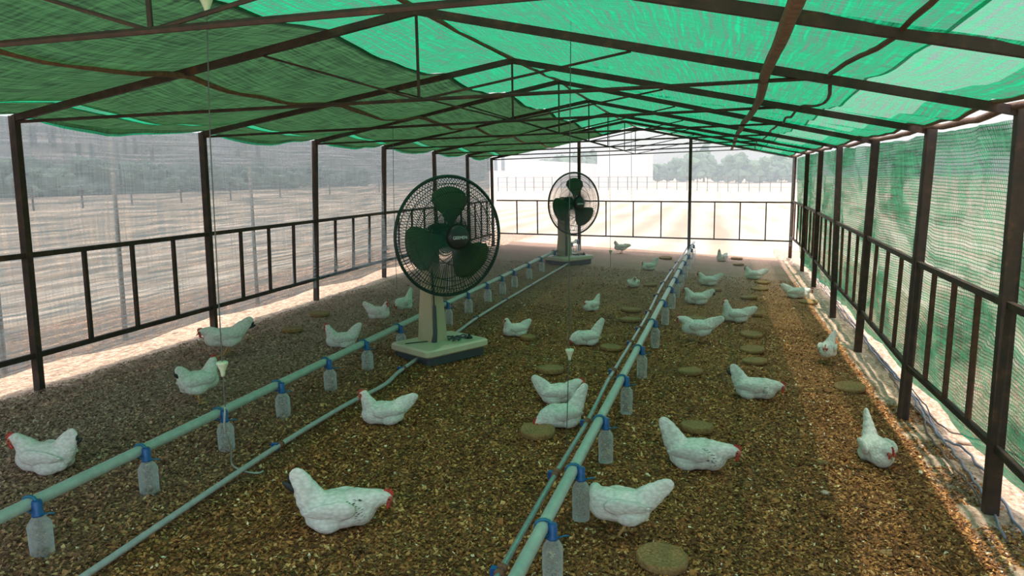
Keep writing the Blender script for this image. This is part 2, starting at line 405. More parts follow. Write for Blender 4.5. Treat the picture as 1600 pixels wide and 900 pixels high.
# litter bed
def litter_bed():
    x0, x1, y0, y1 = -.12, W+.12, 0.6, 20.6; nx, ny = 110, 260
    P = np.zeros((nx, ny, 3))
    for i in range(nx):
        for j in range(ny):
            a = i/(nx-1); y = y0+(y1-y0)*j/(ny-1)
            l = .04+.09*noise.noise(Vector((0, y*1.1, 1)))+.04*noise.noise(Vector((0, y*5, 1)))
            r = W+.0+.07*noise.noise(Vector((9, y*.9, 1)))+.04*noise.noise(Vector((9, y*5, 1)))
            x = l+(r-l)*a
            yy = y if j < ny-1 else y
            if j > ny-8: yy = y+(.25*noise.noise(Vector((x*1.3, 0, 4)))-.25*(1-a)*2)*(j-(ny-8))/7
            e = min(1, min(i, nx-1-i)/3, (ny-1-j)/3)
            z = gz(x)-.05*(1-e)+.016*noise.noise(Vector((x*1.1, y*1.1, 2)))+.008*noise.noise(Vector((x*4, y*4, 6)))
            P[i, j] = (x, yy, z)
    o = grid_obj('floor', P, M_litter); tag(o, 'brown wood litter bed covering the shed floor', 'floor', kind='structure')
litter_bed()
def litz(x, y):
    return gz(x)+.016*noise.noise(Vector((x*1.1, y*1.1, 2)))+.008*noise.noise(Vector((x*4, y*4, 6)))
def chips():
    zones = [(2.2, 5.0, .05, W+.12, 5200), (5.0, 7.6, .05, W+.12, 3600), (7.6, 11, .05, W-.15, 1700), (11, 16, .1, W-.2, 550)]
    X, Y = [], []
    for y0, y1, x0, x1, dn in zones:
        n = int((y1-y0)*(x1-x0)*dn); X.append(rng.uniform(x0, x1, n)); Y.append(rng.uniform(y0, y1, n))
    X = np.concatenate(X); Y = np.concatenate(Y)
    d = np.stack([X-CX, Y], 1); az = np.arctan2(d[:, 0], d[:, 1])+YAW       # only what lies in view
    m = (np.abs(az) < math.radians(54)); X, Y = X[m], Y[m]; n = len(X)
    gx = np.array([[litz(a, b) for b in np.arange(0, 21.01, .25)] for a in np.arange(0, 8.01, .25)])
    fx, fy = X/.25, Y/.25; ix, iy = fx.astype(int), fy.astype(int); fx -= ix; fy -= iy
    Z = gx[ix, iy]*(1-fx)*(1-fy)+gx[ix+1, iy]*fx*(1-fy)+gx[ix, iy+1]*(1-fx)*fy+gx[ix+1, iy+1]*fx*fy
    L = rng.uniform(.007, .017, n)*np.where(rng.random(n) < .06, 1.6, 1); Wd = L*rng.uniform(.3, .75, n)
    a = rng.uniform(0, 2*np.pi, n); tx = rng.normal(0, .35, n); ty = rng.normal(0, .35, n)
    ux, uy = np.cos(a), np.sin(a); vx, vy = -uy, ux
    V = np.zeros((n, 4, 3))
    for q, (i, j) in enumerate(((-1, -.6), (.2, -1), (1, .5), (-.3, 1))):
        V[:, q, 0] = X+ux*L*i+vx*Wd*j; V[:, q, 1] = Y+uy*L*i+vy*Wd*j
        V[:, q, 2] = Z+.006+rng.uniform(0, .007, n)+L*i*tx+Wd*j*ty+.002
    me = bpy.data.meshes.new('litter_chips'); me.vertices.add(4*n); me.vertices.foreach_set('co', V.reshape(-1))
    me.loops.add(4*n); me.loops.foreach_set('vertex_index', np.arange(4*n)); me.polygons.add(n)
    me.polygons.foreach_set('loop_start', np.arange(0, 4*n, 4)); me.polygons.foreach_set('loop_total', np.full(n, 4)); me.update(calc_edges=True)
    t = np.clip(rng.beta(1.15, 1.5, n), 0, 1); t = np.where(rng.random(n) < .012, 1, t*.97)
    at = me.attributes.new('tone', 'FLOAT', 'POINT'); at.data.foreach_set('value', np.repeat(t, 4).astype(np.float32))
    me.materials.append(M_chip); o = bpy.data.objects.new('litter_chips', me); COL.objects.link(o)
    tag(o, 'loose tan and brown wood chips strewn over the litter floor', 'litter', kind='stuff')
    print('chips', n)
chips()
def stones():
    for side, (x0, x1, n) in enumerate(((W-.1, W+1.0, 3200), (-1.6, -.05, 500))):
        mb = MB()
        for _ in range(n):
            x = random.uniform(x0, x1); y = random.uniform(3, 20); r = random.uniform(.008, .026)*(1.6 if random.random() < .12 else 1)
            z = gz(x)-.025
            M = Matrix.Translation((x, y, z)) @ Matrix.Rotation(random.random()*6, 4, 'Z') @ Matrix.Diagonal((r*random.uniform(.8, 1.7), r, r*.7, 1))
            mb.add([(1, 0, 0), (0, 1, .1), (-1, .2, 0), (-.1, -1, 0), (.1, .1, 1), (0, 0, -1)], [(0, 1, 4), (1, 2, 4), (2, 3, 4), (3, 0, 4), (1, 0, 5), (2, 1, 5), (3, 2, 5), (0, 3, 5)], M)
        o = mb.obj('gravel', M_stone); tag(o, ('loose gravel scattered along the right verge', 'loose gravel scattered outside the left net wall')[side], 'gravel', kind='stuff')
stones()

# ------------------------------------------------------------------ walls
def rail_z(side, y): return (1.50, .62) if side == 'L' else (lerp(1.27, 1.39, (y-5)/14.4), lerp(.34, .45, (y-5)/14.4))
wl = tag(empty('wall_left'), 'left wall of grey see-through net on dark steel posts and rails', kind='structure')
wr = tag(empty('wall_right'), 'right wall of crumpled green net on dark steel posts and rails', kind='structure')
wb = tag(empty('wall_back'), 'far end wall of sheer net on thin steel posts', kind='structure')
postL, postR = {}, {}
for k in KS:
    for side, E, GP, par, x0, wd in (('L', EL, GLp, wl, 0, .07), ('R', ER, GRp, wr, W, .085)):
        top = E[k].copy()
        if k in GP: g = gnd(*GP[k]); b = Vector((g.x, g.y, g.z-.06))
        else: b = Vector((top.x, top.y, gz(x0)-.06))
        if abs(b.x-x0) > .25: b.x = x0+math.copysign(.25, b.x-x0)
        b.z = gz(b.x)-.06
        (postL if side == 'L' else postR)[k] = (top, b)
        mb = MB(); mb.bar(b, top+Vector((0, 0, .02)), wd, wd*.8)
        mb.obj('post', M_steel, par)
def postpt(side, k, z):
    t, b = (postL if side == 'L' else postR)[k]; return lerp(b, t, (z-b.z)/(t.z-b.z))
for side, par in (('L', wl), ('R', wr)):
    for k in KS[:-1]:
        za = rail_z(side, YK[k]); zb = rail_z(side, YK[k+1]); off = Vector((-.0 if side == 'L' else .0, 0, 0))
        A1, A2 = postpt(side, k, za[0])+off, postpt(side, k+1, zb[0])+off; B1, B2 = postpt(side, k, za[1])+off, postpt(side, k+1, zb[1])+off
        MB().bar(A1, A2, .038, .045).obj('top_rail', M_steel, par); MB().bar(B1, B2, .038, .045).obj('bottom_rail', M_steel, par)
        for t in (.25, .5, .75):
            MB().bar(lerp(B1, B2, t), lerp(A1, A2, t), .034, .034).obj('baluster', M_steel if side == 'L' else M_rustred, par)
# back wall frame
yB = (EL[7].y+ER[7].y)/2
def zback(x): 
    t = (x-EL[7].x)/(RK[7].x-EL[7].x) if x < RK[7].x else 1-(x-RK[7].x)/(ER[7].x-RK[7].x)
    e = EL[7].z if x < RK[7].x else ER[7].z
    return lerp(e, RK[7].z, t)
bx = []
for u, v in ((905, 300), (1078, 300)):
    p = aty(u, v, yB); bx.append(p.x); MB().bar((p.x, yB, gz(p.x)-.05), (p.x, yB, zback(p.x)), .075).obj('post', M_steel, wb)
cornL, cornR = Vector((0.03, yB, 0)), Vector((W-.03, yB, 0))
for a, b in ((0.03, bx[0]), (bx[0], bx[1]), (bx[1], W-.03)):
    for r in (0, 1):
        za = lerp((1.50, .62)[r], (1.39, .45)[r], a/W); zb = lerp((1.50, .62)[r], (1.39, .45)[r], b/W)
        MB().bar((a, yB, za), (b, yB, zb), .035).obj(('top_rail', 'bottom_rail')[r], M_steel, wb)
    for t in (.25, .5, .75):
        x = lerp(a, b, t); MB().bar((x, yB, lerp(.62, .45, x/W)), (x, yB, lerp(1.50, 1.39, x/W)), .03).obj('baluster', M_steel, wb)
# net cloths
def wall_net_left():
    n, m = 380, 26; P = np.zeros((n, m, 3)); UV = np.zeros((n, m, 2))
    for i in range(n):
        t = -1+8*i/(n-1); k = min(int(math.floor(t)), 6); f = t-k
        top = lerp(EL[k], EL[k+1], f); g = 4*f*(1-f); zt = top.z+.02-.02*g; zb = .50-.05*g+.03*noise.noise(Vector((t*3, 0, 0)))
        for j in range(m):
            a = j/(m-1); z = lerp(zt, zb, a)
            x = -.065-.03*g*math.sin(a*3.1)+.022*noise.noise(Vector((top.y*1.2, z*1.5, 1)))*g+.012*math.sin(top.y*9+z*1.3)*g*a
            P[i, j] = (x, top.y, z); UV[i, j] = (top.y, z)
    grid_obj('net', P, M_left, wl, UV)
def wall_net_right():
    n, m = 480, 40; P = np.zeros((n, m, 3)); UV = np.zeros((n, m, 2)); H = np.zeros((n, 2, 3)); HU = np.zeros((n, 2, 2))
    for i in range(n):
        t = -1+8*i/(n-1); k = min(int(math.floor(t)), 6); f = t-k
        top = lerp(ER[k], ER[k+1], f); g = 4*f*(1-f); zt = top.z-.01-.015*g-.02*noise.noise(Vector((t*5, 0, 3))); zb = .10-.07*g+.03*noise.noise(Vector((t*3, 0, 0)))
        for j in range(m):
            a = j/(m-1); z = lerp(zt, zb, a); y = top.y
            q = z*1.1+y*.75
            x = W+.065+.10*g*math.sin(a*3.1)+.14*a*a+g*(.05*noise.noise(Vector((q*2.3, (y-z)*.7, 1)))+.03*noise.noise(Vector((q*6, (y-z)*1.3, 4))))
            P[i, j] = (x, y, z); UV[i, j] = (y, z)
        H[i, 0] = P[i, m-1]; H[i, 1] = P[i, m-1]-np.array([0, 0, .07]); HU[i, 0] = UV[i, m-1]; HU[i, 1] = UV[i, m-1]-np.array([0, .07])
    grid_obj('net', P, M_right, wr, UV); grid_obj('net_hem', H, M_hem, wr, HU)
def wall_net_back():
    n, m = 120, 30; P = np.zeros((n, m, 3)); UV = np.zeros((n, m, 2))
    for i in range(n):
        x = .02+(W-.04)*i/(n-1)
        for j in range(m):
            z = lerp(zback(x)-.01, lerp(.5, .33, x/W), j/(m-1)); P[i, j] = (x, yB+.06+.02*noise.noise(Vector((x*1.5, z, 3))), z); UV[i, j] = (x, z)
    grid_obj('net', P, M_back, wb, UV)
wall_net_left(); wall_net_right(); wall_net_back()

# ------------------------------------------------------------------ roof
roof = tag(empty('ceiling'), 'pitched roof of green shade net over rusty steel trusses', kind='structure')
def panel(name, s0, s1, ns, mat, dz=.045, edge=None):
    nt_ = 8*14+1; P = np.zeros((nt_, ns, 3)); UV = np.zeros((nt_, ns, 2))
    for i in range(nt_):
        t = -1+8*i/(nt_-1)
        for j in range(ns):
            s = lerp(s0, s1, j/(ns-1))
            p = roofpt(s, t, dz=dz)
            if edge and j == edge: p.z -= .03
            P[i, j] = p; UV[i, j] = (p.y, s*3.85)
    return grid_obj(name, P, mat, roof, UV)
panel('bright_net', -.20, .775, 46, M_roof_bright)
panel('loose_net_band', .77, .885, 8, M_roof_strip)
panel('eave_net', .885, .955, 8, M_roof_bright)
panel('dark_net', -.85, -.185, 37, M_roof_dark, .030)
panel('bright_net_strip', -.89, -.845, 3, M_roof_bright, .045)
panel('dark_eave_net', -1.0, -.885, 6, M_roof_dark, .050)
# left eave valance: the net hangs below the eave between the posts
def valance():
    nt_ = 8*14+1; P = np.zeros((nt_, 5, 3)); UV = np.zeros((nt_, 5, 2)); Q = np.zeros((nt_, 2, 3)); QU = np.zeros((nt_, 2, 2))
    for i in range(nt_):
        t = -1+8*i/(nt_-1); k = min(int(math.floor(t)), 6); f = t-k; g = 4*f*(1-f)
        p = roofpt(-1, t, dz=.05); wdt = .03*g+.012; gg = min(1, 3*f)*(1-f)**.8
        for j in range(5): P[i, j] = (p.x-.03*j/4*g, p.y, p.z-wdt*j/4); UV[i, j] = (p.y, j*.02)
        w2 = .035*gg+.001; Q[i, 0] = P[i, 4]; Q[i, 1] = P[i, 4]-np.array([.01, 0, w2]); QU[i] = [(p.y, 0), (p.y, .04)]
    grid_obj('valance', P, M_roof_dark, roof, UV); grid_obj('valance_edge', Q, M_roof_bright, roof, QU)
valance()
def sparam(k, u, v):       # where on a rafter the point seen at (u,v) lies
    p = aty(u, v, RK[k].y); return (p.x-RK[k].x)/((ER[k].x-RK[k].x) if p.x > RK[k].x else (RK[k].x-EL[k].x))
for k in range(0, 8):
    tr = empty('truss', (0, 0, 0), 0, roof); thin = 1
    l, r, a = EL[k].copy(), ER[k].copy(), RK[k].copy()
    MB().bar(l, a, .045, .055).obj('rafter', M_steel, tr); MB().bar(a, r, .045, .055).obj('rafter', M_steel, tr)
    zl, zr = l.z-.03, r.z-.0
    sr = (a.z-2.70)/(a.z-r.z); rt_ = lerp(a, r, sr)-Vector((0, 0, .01)); lt = Vector((l.x, l.y, zl))
    MB().tube([lt, rt_], .0145, 6).obj('tie_beam', M_steel, tr)
    kb = lerp(lt, rt_, (a.x-l.x)/(rt_.x-l.x)); kb = Vector((kb.x, kb.y, kb.z))
    MB().tube([kb, a-Vector((0, 0, .03))], .011, 6).obj('king_post', M_steel, tr)
    MB().tube([kb, lerp(a, l, .34)-Vector((0, 0, .03))], .0095, 6).obj('brace', M_steel, tr)
    MB().tube([kb, lerp(a, r, .395)-Vector((0, 0, .03))], .0095, 6).obj('brace', M_steel, tr)
MB().bar(Vector((RK[0].x, 3.46, RK[1].z)), Vector((W, 3.46, ER[1].z)), .045, .055).obj('rafter', M_steel, roof)
def purlin(name, s, r, mat, dz, sagk, wob=0, n=81, t0=-1, t1=7.1):
    pts = []
    for i in range(n):
        t = t0+(t1-t0)*i/(n-1); tt = min(t, 6.999); a = roofpt(s, tt, sag=False, dz=0); b = roofpt(s, tt, sag=True, dz=0)
        p = lerp(a, b, sagk); p.z += dz
        if t > 7: p.y += (t-7)*2.4
        p.x += wob*noise.noise(Vector((t*1.7, s*9, 2)))
        pts.append(p)
    return MB().tube(pts, r, 6).obj(name, mat, roof, True)
purlin('ridge_purlin', 0.0, .020, M_purlin, .02, .3)
purlin('purlin', -.53, .024, M_purlin, -.012, .65, .05)
purlin('purlin', .615, .034, M_purlin, -.055, .3, .02, t1=7.25)
purlin('seam_cord', .725, .013, M_rustred, .035, 1.0, .10)
purlin('eave_purlin', .985, .024, M_purlin, .03, .6, .02)
purlin('eave_purlin', .95, .016, M_purlin, .03, .8, .05)

# ------------------------------------------------------------------ pipes, bottles
def smooth_pts(pts, n=6):
    out = []; m = len(pts)
    for i in range(m-1):
        p0, p1, p2, p3 = pts[max(i-1, 0)], pts[i], pts[i+1], pts[min(i+2, m-1)]
        for j in range(n):
            t = j/n; out.append(.5*((2*p1)+(p2-p0)*t+(2*p0-5*p1+4*p2-p3)*t*t+(3*p1-p0-3*p2+p3)*t**3))
    out.append(pts[-1]); return out
XL = lambda y: 2.345-.006*(y-3)
XR = lambda y: 4.975+.0115*(y-3)
def solve_pipe(px, X, off):
    pts = []
    for u, v in px:
        x = X(4)+off
        for _ in range(5): p = atx(u, v, x); x = X(p.y)+off
        pts.append(p)
    return pts
lp = solve_pipe([(-40, 830), (0, 811), (110, 757), (236, 692), (351, 640), (436, 601), (530, 557), (611, 514), (657, 494), (730, 458), (800, 424), (868, 391), (905, 376)], XL, 0)
rp = solve_pipe([(800, 915), (890, 741), (932, 660), (969, 596), (1016, 509), (1048, 447), (1070, 407), (1080, 384)], XR, 0)
for P_ in (lp, rp): 
    for p in P_: print('pipe', [round(c, 2) for c in p], round(p.z-gz(p.x), 2))
def fitz(pts):      # straight run: z - ground as a line in y
    ys = np.array([p.y for p in pts]); hs = np.array([p.z-gz(p.x) for p in pts]); return np.polyfit(ys, hs, 1)
aL = fitz(lp); aR = fitz(rp)
def run(X, co, y0, y1, n=60): return [Vector((X(y), y, gz(X(y))+co[0]*y+co[1])) for y in np.linspace(y0, y1, n)]
o = MB().tube(run(XL, aL, 1.2, 19.2), .034, 14).obj('water_pipe', M_green_pipe, None, True); tag(o, 'pale green water pipe running along the left row of bottles', 'pipe', 'green water pipes')
o = MB().tube(run(XR, aR, 2.2, 20.2), .034, 14).obj('water_pipe', M_green_pipe, None, True); tag(o, 'pale green water pipe running along the right row of bottles', 'pipe', 'green water pipes')
# metal line beside the right pipe, taped joints
mp = solve_pipe([(770, 915), (782, 893), (868, 741), (917, 660), (949, 596), (959, 580), (1010, 495), (1037, 442), (1067, 398), (1076, 382)], XR, -.13)
t = empty('metal_pipe', mp[0]); tag(t, 'thin galvanised metal pipe with taped joints beside the right green pipe', 'pipe')
MB().tube([p-mp[0] for p in smooth_pts(mp, 5)], .017, 10).obj('pipe_run', M_metal_pipe, t, True)
mpl = [p for p in mp]
for u, v in ((782, 893), (868, 741), (917, 660), (958, 583), (984, 538), (1000, 508), (1013, 487), (1026, 462), (1038, 441), (1050, 423), (1060, 408)):
    p = solve_pipe([(u, v)], XR, -.13)[0]; q = min(smooth_pts(mp, 8), key=lambda a: (a-p).length)
    d = Vector((.02, 1, 0)).normalized(); i = MB()
    i.tube([q-mp[0]-d*.035, q-mp[0]-d*.012], .026, 10); i.tube([q-mp[0]+d*.008, q-mp[0]+d*.035], .027, 10); i.obj('joint_tape', M_tie, t, True)
    MB().box(q-mp[0]+Vector((-.032, 0, -.005)), (.03, .035, .045)).obj('clip', M_blue, t)
# grey conduit low over the litter
cpx = [(110, 912), (135, 898), (287, 795), (439, 694), (540, 633), (601, 601), (631, 575), (706, 525), (746, 496), (800, 463), (868, 423), (905, 402)]
cp = [gnd(u, v, .05) for u, v in cpx]
cp[0].x = 2.83
t = empty('grey_conduit', cp[1]); tag(t, 'slim grey conduit lying along the litter under both fans', 'pipe')
MB().tube([p-cp[1] for p in smooth_pts(cp, 4)], .019, 10).obj('conduit_run', M_grey_pipe, t, True)
for u, v in ((439, 694), (631, 575), (746, 496), (792, 468), (830, 445)):
    q = gnd(u, v, .05)-cp[1]; MB().tube([q-Vector((0, .03, 0)), q+Vector((0, .01, 0))], .026, 10).obj('joint_tape', M_tie, t, True)
    MB().box(q+Vector((-.015, -.05, 0)), (.05, .03, .05)).obj('clip', M_blue, t)

def bottle_proto():
    t = empty('drinker_bottle')
    MB().lathe([(.046, .0), (.052, .006), (.053, .02), (.051, .06), (.053, .1), (.053, .195), (.048, .21), (.026, .245), (.021, .252)], 20, sq=3).obj('bottle_body', M_bottle, t, True)
    MB().lathe([(.026, .246), (.031, .248), (.031, .258), (.026, .262), (.025, .325), (.021, .332)], 16).obj('cap', M_blue, t, True)
    b = MB(); M = Matrix.Translation((0, 0, .315))
    b.tube([(.045*math.cos(a)+PO[0], 0+.004*math.sin(a*2), .045*math.sin(a)+PO[1]) for a in np.linspace(0, 2*math.pi, 15)], .009, 6)
    b.tube([(.03, .0, .255), (.06, .01, .262), (.085, .02, .258)], .005, 5)
    b.obj('tie', M_bluegreen, t, True)
    return t
PO = (-.045, .305)
proto = None
def place_bottle(u, v, X, co, side, label):
    global proto
    g = gnd(u, v, .02); y = g.y; x = X(y)+.05
    if proto is None: proto = bottle_proto(); o = proto
    else: o = copy_tree(proto)
    h = co[0]*y+co[1]; o.location = (x, y, gz(x)+h-PO[1]); o.rotation_euler = (0, 0, random.uniform(-.15, .15))
    tag(o, label, 'bottle', 'drinker bottles on the %s pipe' % side)
LB = [((73, 862), 'clear drinker bottle nearest the camera on the left green pipe'), ((231, 766), 'drinker bottle second from the near end of the left pipe'),
      ((353, 699), 'drinker bottle with a hose loop hanging past it on the left pipe'), ((446, 650), 'drinker bottle fourth along the left pipe, alone on bare litter'),
      ((522, 609), 'drinker bottle below the hen lying behind the left pipe'), ((577, 576), 'drinker bottle just left of the near fan base'),
      ((624, 546), 'drinker bottle half hidden behind the near fan base'), ((692, 504), 'drinker bottle directly right of the near fan neck'),
      ((729, 487), 'drinker bottle just beyond the near fan grille lower edge'), ((756, 470), 'drinker bottle second past the near fan on the left pipe'),
      ((777, 457), 'drinker bottle third past the near fan on the left pipe'), ((800, 447), 'drinker bottle midway between the two fans'),
      ((821, 434), 'drinker bottle two short of the far fan base'), ((840, 423), 'drinker bottle touching the view of the far fan base'),
      ((857, 411), 'drinker bottle behind the left corner of the far fan base'), ((894, 397), 'drinker bottle right behind the far fan neck'),
      ((904, 392), 'last drinker bottle at the far end of the left pipe')]
RB = [((856, 912), 'drinker bottle cut by the bottom edge on the right pipe'), ((906, 811), 'drinker bottle beside the stooping hen at the right pipe'),
      ((943, 721), 'drinker bottle third from the near end of the right pipe'), ((979, 646), 'drinker bottle fourth from the near end of the right pipe'),
      ((1001, 590), 'drinker bottle fifth from the near end of the right pipe'), ((1023, 542), 'drinker bottle left of the standing hen in the middle right'),
      ((1037, 506), 'drinker bottle seventh from the near end of the right pipe'), ((1047, 481), 'drinker bottle level with the round-backed hen beside the right pipe'),
      ((1055, 464), 'drinker bottle ninth from the near end of the right pipe'), ((1063, 448), 'drinker bottle tenth from the near end of the right pipe'),
      ((1070, 433), 'drinker bottle fourth from the far end of the right pipe'), ((1076, 421), 'drinker bottle third from the far end of the right pipe'),
      ((1080, 409), 'drinker bottle second from the far end of the right pipe'), ((1083, 402), 'last drinker bottle at the far end of the right pipe')]
for q, lb in LB: place_bottle(*q, XL, aL, 'left', lb)
for q, lb in RB: place_bottle(*q, XR, aR, 'right', lb)

# ------------------------------------------------------------------ hanging wires with plastic cups
def nozzle(parent, p, h=.085):
    MB().lathe([(.012, -h), (.014, -h*.75), (.016, -h*.6), (.030, -.018), (.034, -.008), (.034, 0), (.028, .004)], 12, Matrix.Translation(p)).obj('cup', M_cupm, parent, True)
def hanging(x, y, ztop, pts, cups, label, r=.0035):
    t = empty('hanging_wire', (x, y, ztop)); tag(t, label, 'wire')
    b = Vector((x, y, ztop)); MB().tube([Vector(p)-b for p in pts], r, 5).obj('wire', M_wire, t)
    for c in cups: nozzle(t, Vector(c)-b)
def above(p, dz): return Vector((p.x, p.y, p.z+dz))
yw = 3.6
a0 = aty(323, 20, yw); a1 = aty(328, 210, yw); a2 = aty(347, 566, yw); a3 = aty(352, 640, yw); tp = aty(322, -25, yw)
hanging(tp.x, yw, tp.z, [tp, a0, a1, a2, a3], [aty(322, -2, yw), aty(347, 566, yw)], 'thin drop wire with two pale cups down to the left pipe')
yw = 5.4; tp = aty(892, 30, yw)
hanging(tp.x, yw, tp.z, [tp, aty(890, 300, yw), aty(889, 546, yw), aty(884, 735, yw)], [aty(890, 546, yw)], 'thin drop wire with a pale cup reaching the right pipe')
yw = 9.0; tp = aty(613, 120, yw)
hanging(tp.x, yw, tp.z, [tp, aty(615, 300, yw), aty(620, 452, yw)], [], 'bare thin wire hanging left of the near fan')
yw = 14.0; tp = aty(952, 178, yw)
hanging(tp.x, yw, tp.z, [tp, aty(953, 300, yw), aty(954, 418, yw)], [aty(954, 391, yw)], 'far thin wire with a small cup right of the far fan', .004)
yw = 15.5; tp = aty(986, 190, yw)
hanging(tp.x, yw, tp.z, [tp, aty(987, 303, yw), aty(987, 314, yw)], [], 'short thin wire ending at the far top rail', .004)
# loop of thin hose under the left pipe
hp = [gnd(351, 699, .30), gnd(354, 699, .20), gnd(362, 712, .12), gnd(363, 716, .06), gnd(362, 722, .02), gnd(372, 733, .015), gnd(390, 737, .012), gnd(404, 738, .012), gnd(410, 735, .012)]
hp = [aty(352, 636, 3.6), aty(351, 668, 3.65), aty(358, 690, 3.8), aty(362, 706, 4.0), gnd(362, 724, .02), gnd(372, 733, .015), gnd(390, 738, .012), gnd(404, 739, .012), gnd(411, 736, .012)]
o = MB().tube(smooth_pts(hp, 5), .006, 6).obj('thin_hose', M_green_pipe, None, True); tag(o, 'thin green hose curling from the third bottle under the grey conduit', 'hose')

# ------------------------------------------------------------------ discs
def disc_mesh(r, h):
    b = MB(); n = 40; prof = [(r*.93, 0), (r, h*.25), (r*1.01, h*.7), (r*.97, h*.95), (r*.90, h), (r*.86, h*.93), (r*.5, h*.9), (.01, h*.92)]
    b.lathe(prof, n)
    b.v = [(x*(1+.02*noise.noise(Vector((x*12, y*12, 0)))), y*(1+.02*noise.noise(Vector((x*12, y*12, 5)))), z) for x, y, z in b.v]
    return b.mesh('feed_disc', M_disc, True)
DM = disc_mesh(.115, .062)
DL = [(1034, 880, 74, 'round feed disc nearest the camera at the bottom'), (1089, 674, 48, 'feed disc behind the big hen with streaked neck'), (1078, 584, 38, 'feed disc between the standing hen and the hen with dark tail'),
      (1328, 609, 42, 'feed disc in the sunlit strip near the right posts'), (840, 680, 54, 'feed disc under the beak of the pecking hen'), (955, 546, 34, 'feed disc right of the hen with raised tail'), (860, 582, 42, 'feed disc left of the hanging cup'),
      (1179, 567, 36, 'feed disc lower of the close pair left of the sunlit strip'), (1175, 550, 36, 'feed disc upper of the close pair left of the sunlit strip'), (1174, 526, 32, 'feed disc just below the hen with upright neck'), (1089, 501, 30, 'faint feed disc behind the standing hen'),
      (1180, 494, 22, 'feed disc touching the tail of the upright-necked hen'), (1170, 467, 25, 'feed disc midway up the column by the sunlit strip'), (1187, 453, 25, 'feed disc second below the seated hen near the far right'), (1191, 443, 22, 'feed disc just below the seated hen near the far right'),
      (1151, 405, 17, 'farthest feed disc right of the end hen'), (1154, 415, 16, 'feed disc above the seated hen near the far right'), (1118, 455, 20, 'faint feed disc below the second row hen'), (1263, 474, 26, 'feed disc beside the hen lying by the right posts'),
      (825, 530, 20, 'small feed disc right behind the hen between the fans'), (986, 487, 32, 'flat feed disc left of the right pipe, upper of two'), (984, 502, 34, 'flat feed disc left of the right pipe, lower of two'), (1016, 447, 22, 'flat feed disc close to the right pipe far back'), (1040, 405, 20, 'farthest feed disc left of the right pipe'),
      (500, 494, 30, 'dusty feed disc alone in the left aisle'), (457, 518, 30, 'dusty feed disc in the left aisle near the net')]
for i, (u, v, wpx, lb) in enumerate(DL):
    g = gnd(u, v); d = (g-CAM).length; sc = wpx*d/F_PX/.232; sc = min(max(sc, .85), 1.9)
    o = bpy.data.objects.new('feed_disc', DM); COL.objects.link(o); o.location = (g.x, g.y, litz(g.x, g.y)+.002); o.scale = (sc, sc, 1.0 if d < 8 else .8); o.rotation_euler = (0, .059, i*1.3)
    tag(o, lb, 'feed disc', 'round feed discs on the litter')

# ------------------------------------------------------------------ fans
def fan_proto():
    t = empty('pedestal_fan')
    # base: local x across, y along
    MB().box((0, 0, .055), (.60, .80, .11), bev=.03).obj('skirt', M_skirt, t)
    MB().box((0, 0, .145), (.68, .88, .085), bev=.05).obj('base_plate', M_beige, t)
    # neck
    b = MB(); rings = [(.29, .22, .185), (.265, .20, .4), (.20, .165, .8), (.15, .135, 1.15), (.13, .12, 1.42)]; vs = []; fs = []
    for j, (a, c, z) in enumerate(rings):
        for q in range(12):
            an = 2*math.pi*q/12+.26; s_ = 1/max(abs(math.cos(an)), abs(math.sin(an)))**.8; vs.append((NX+a*.5*s_*math.cos(an), NY+c*.5*s_*math.sin(an)+.0*z, z))
    for j in range(len(rings)-1):
        for q in range(12): fs.append((j*12+q, j*12+(q+1) % 12, (j+1)*12+(q+1) % 12, (j+1)*12+q))
    fs += [tuple(range(12))[::-1], tuple(range(48, 60))]; b.add(vs, fs); b.obj('neck', M_neck, t)
    return t
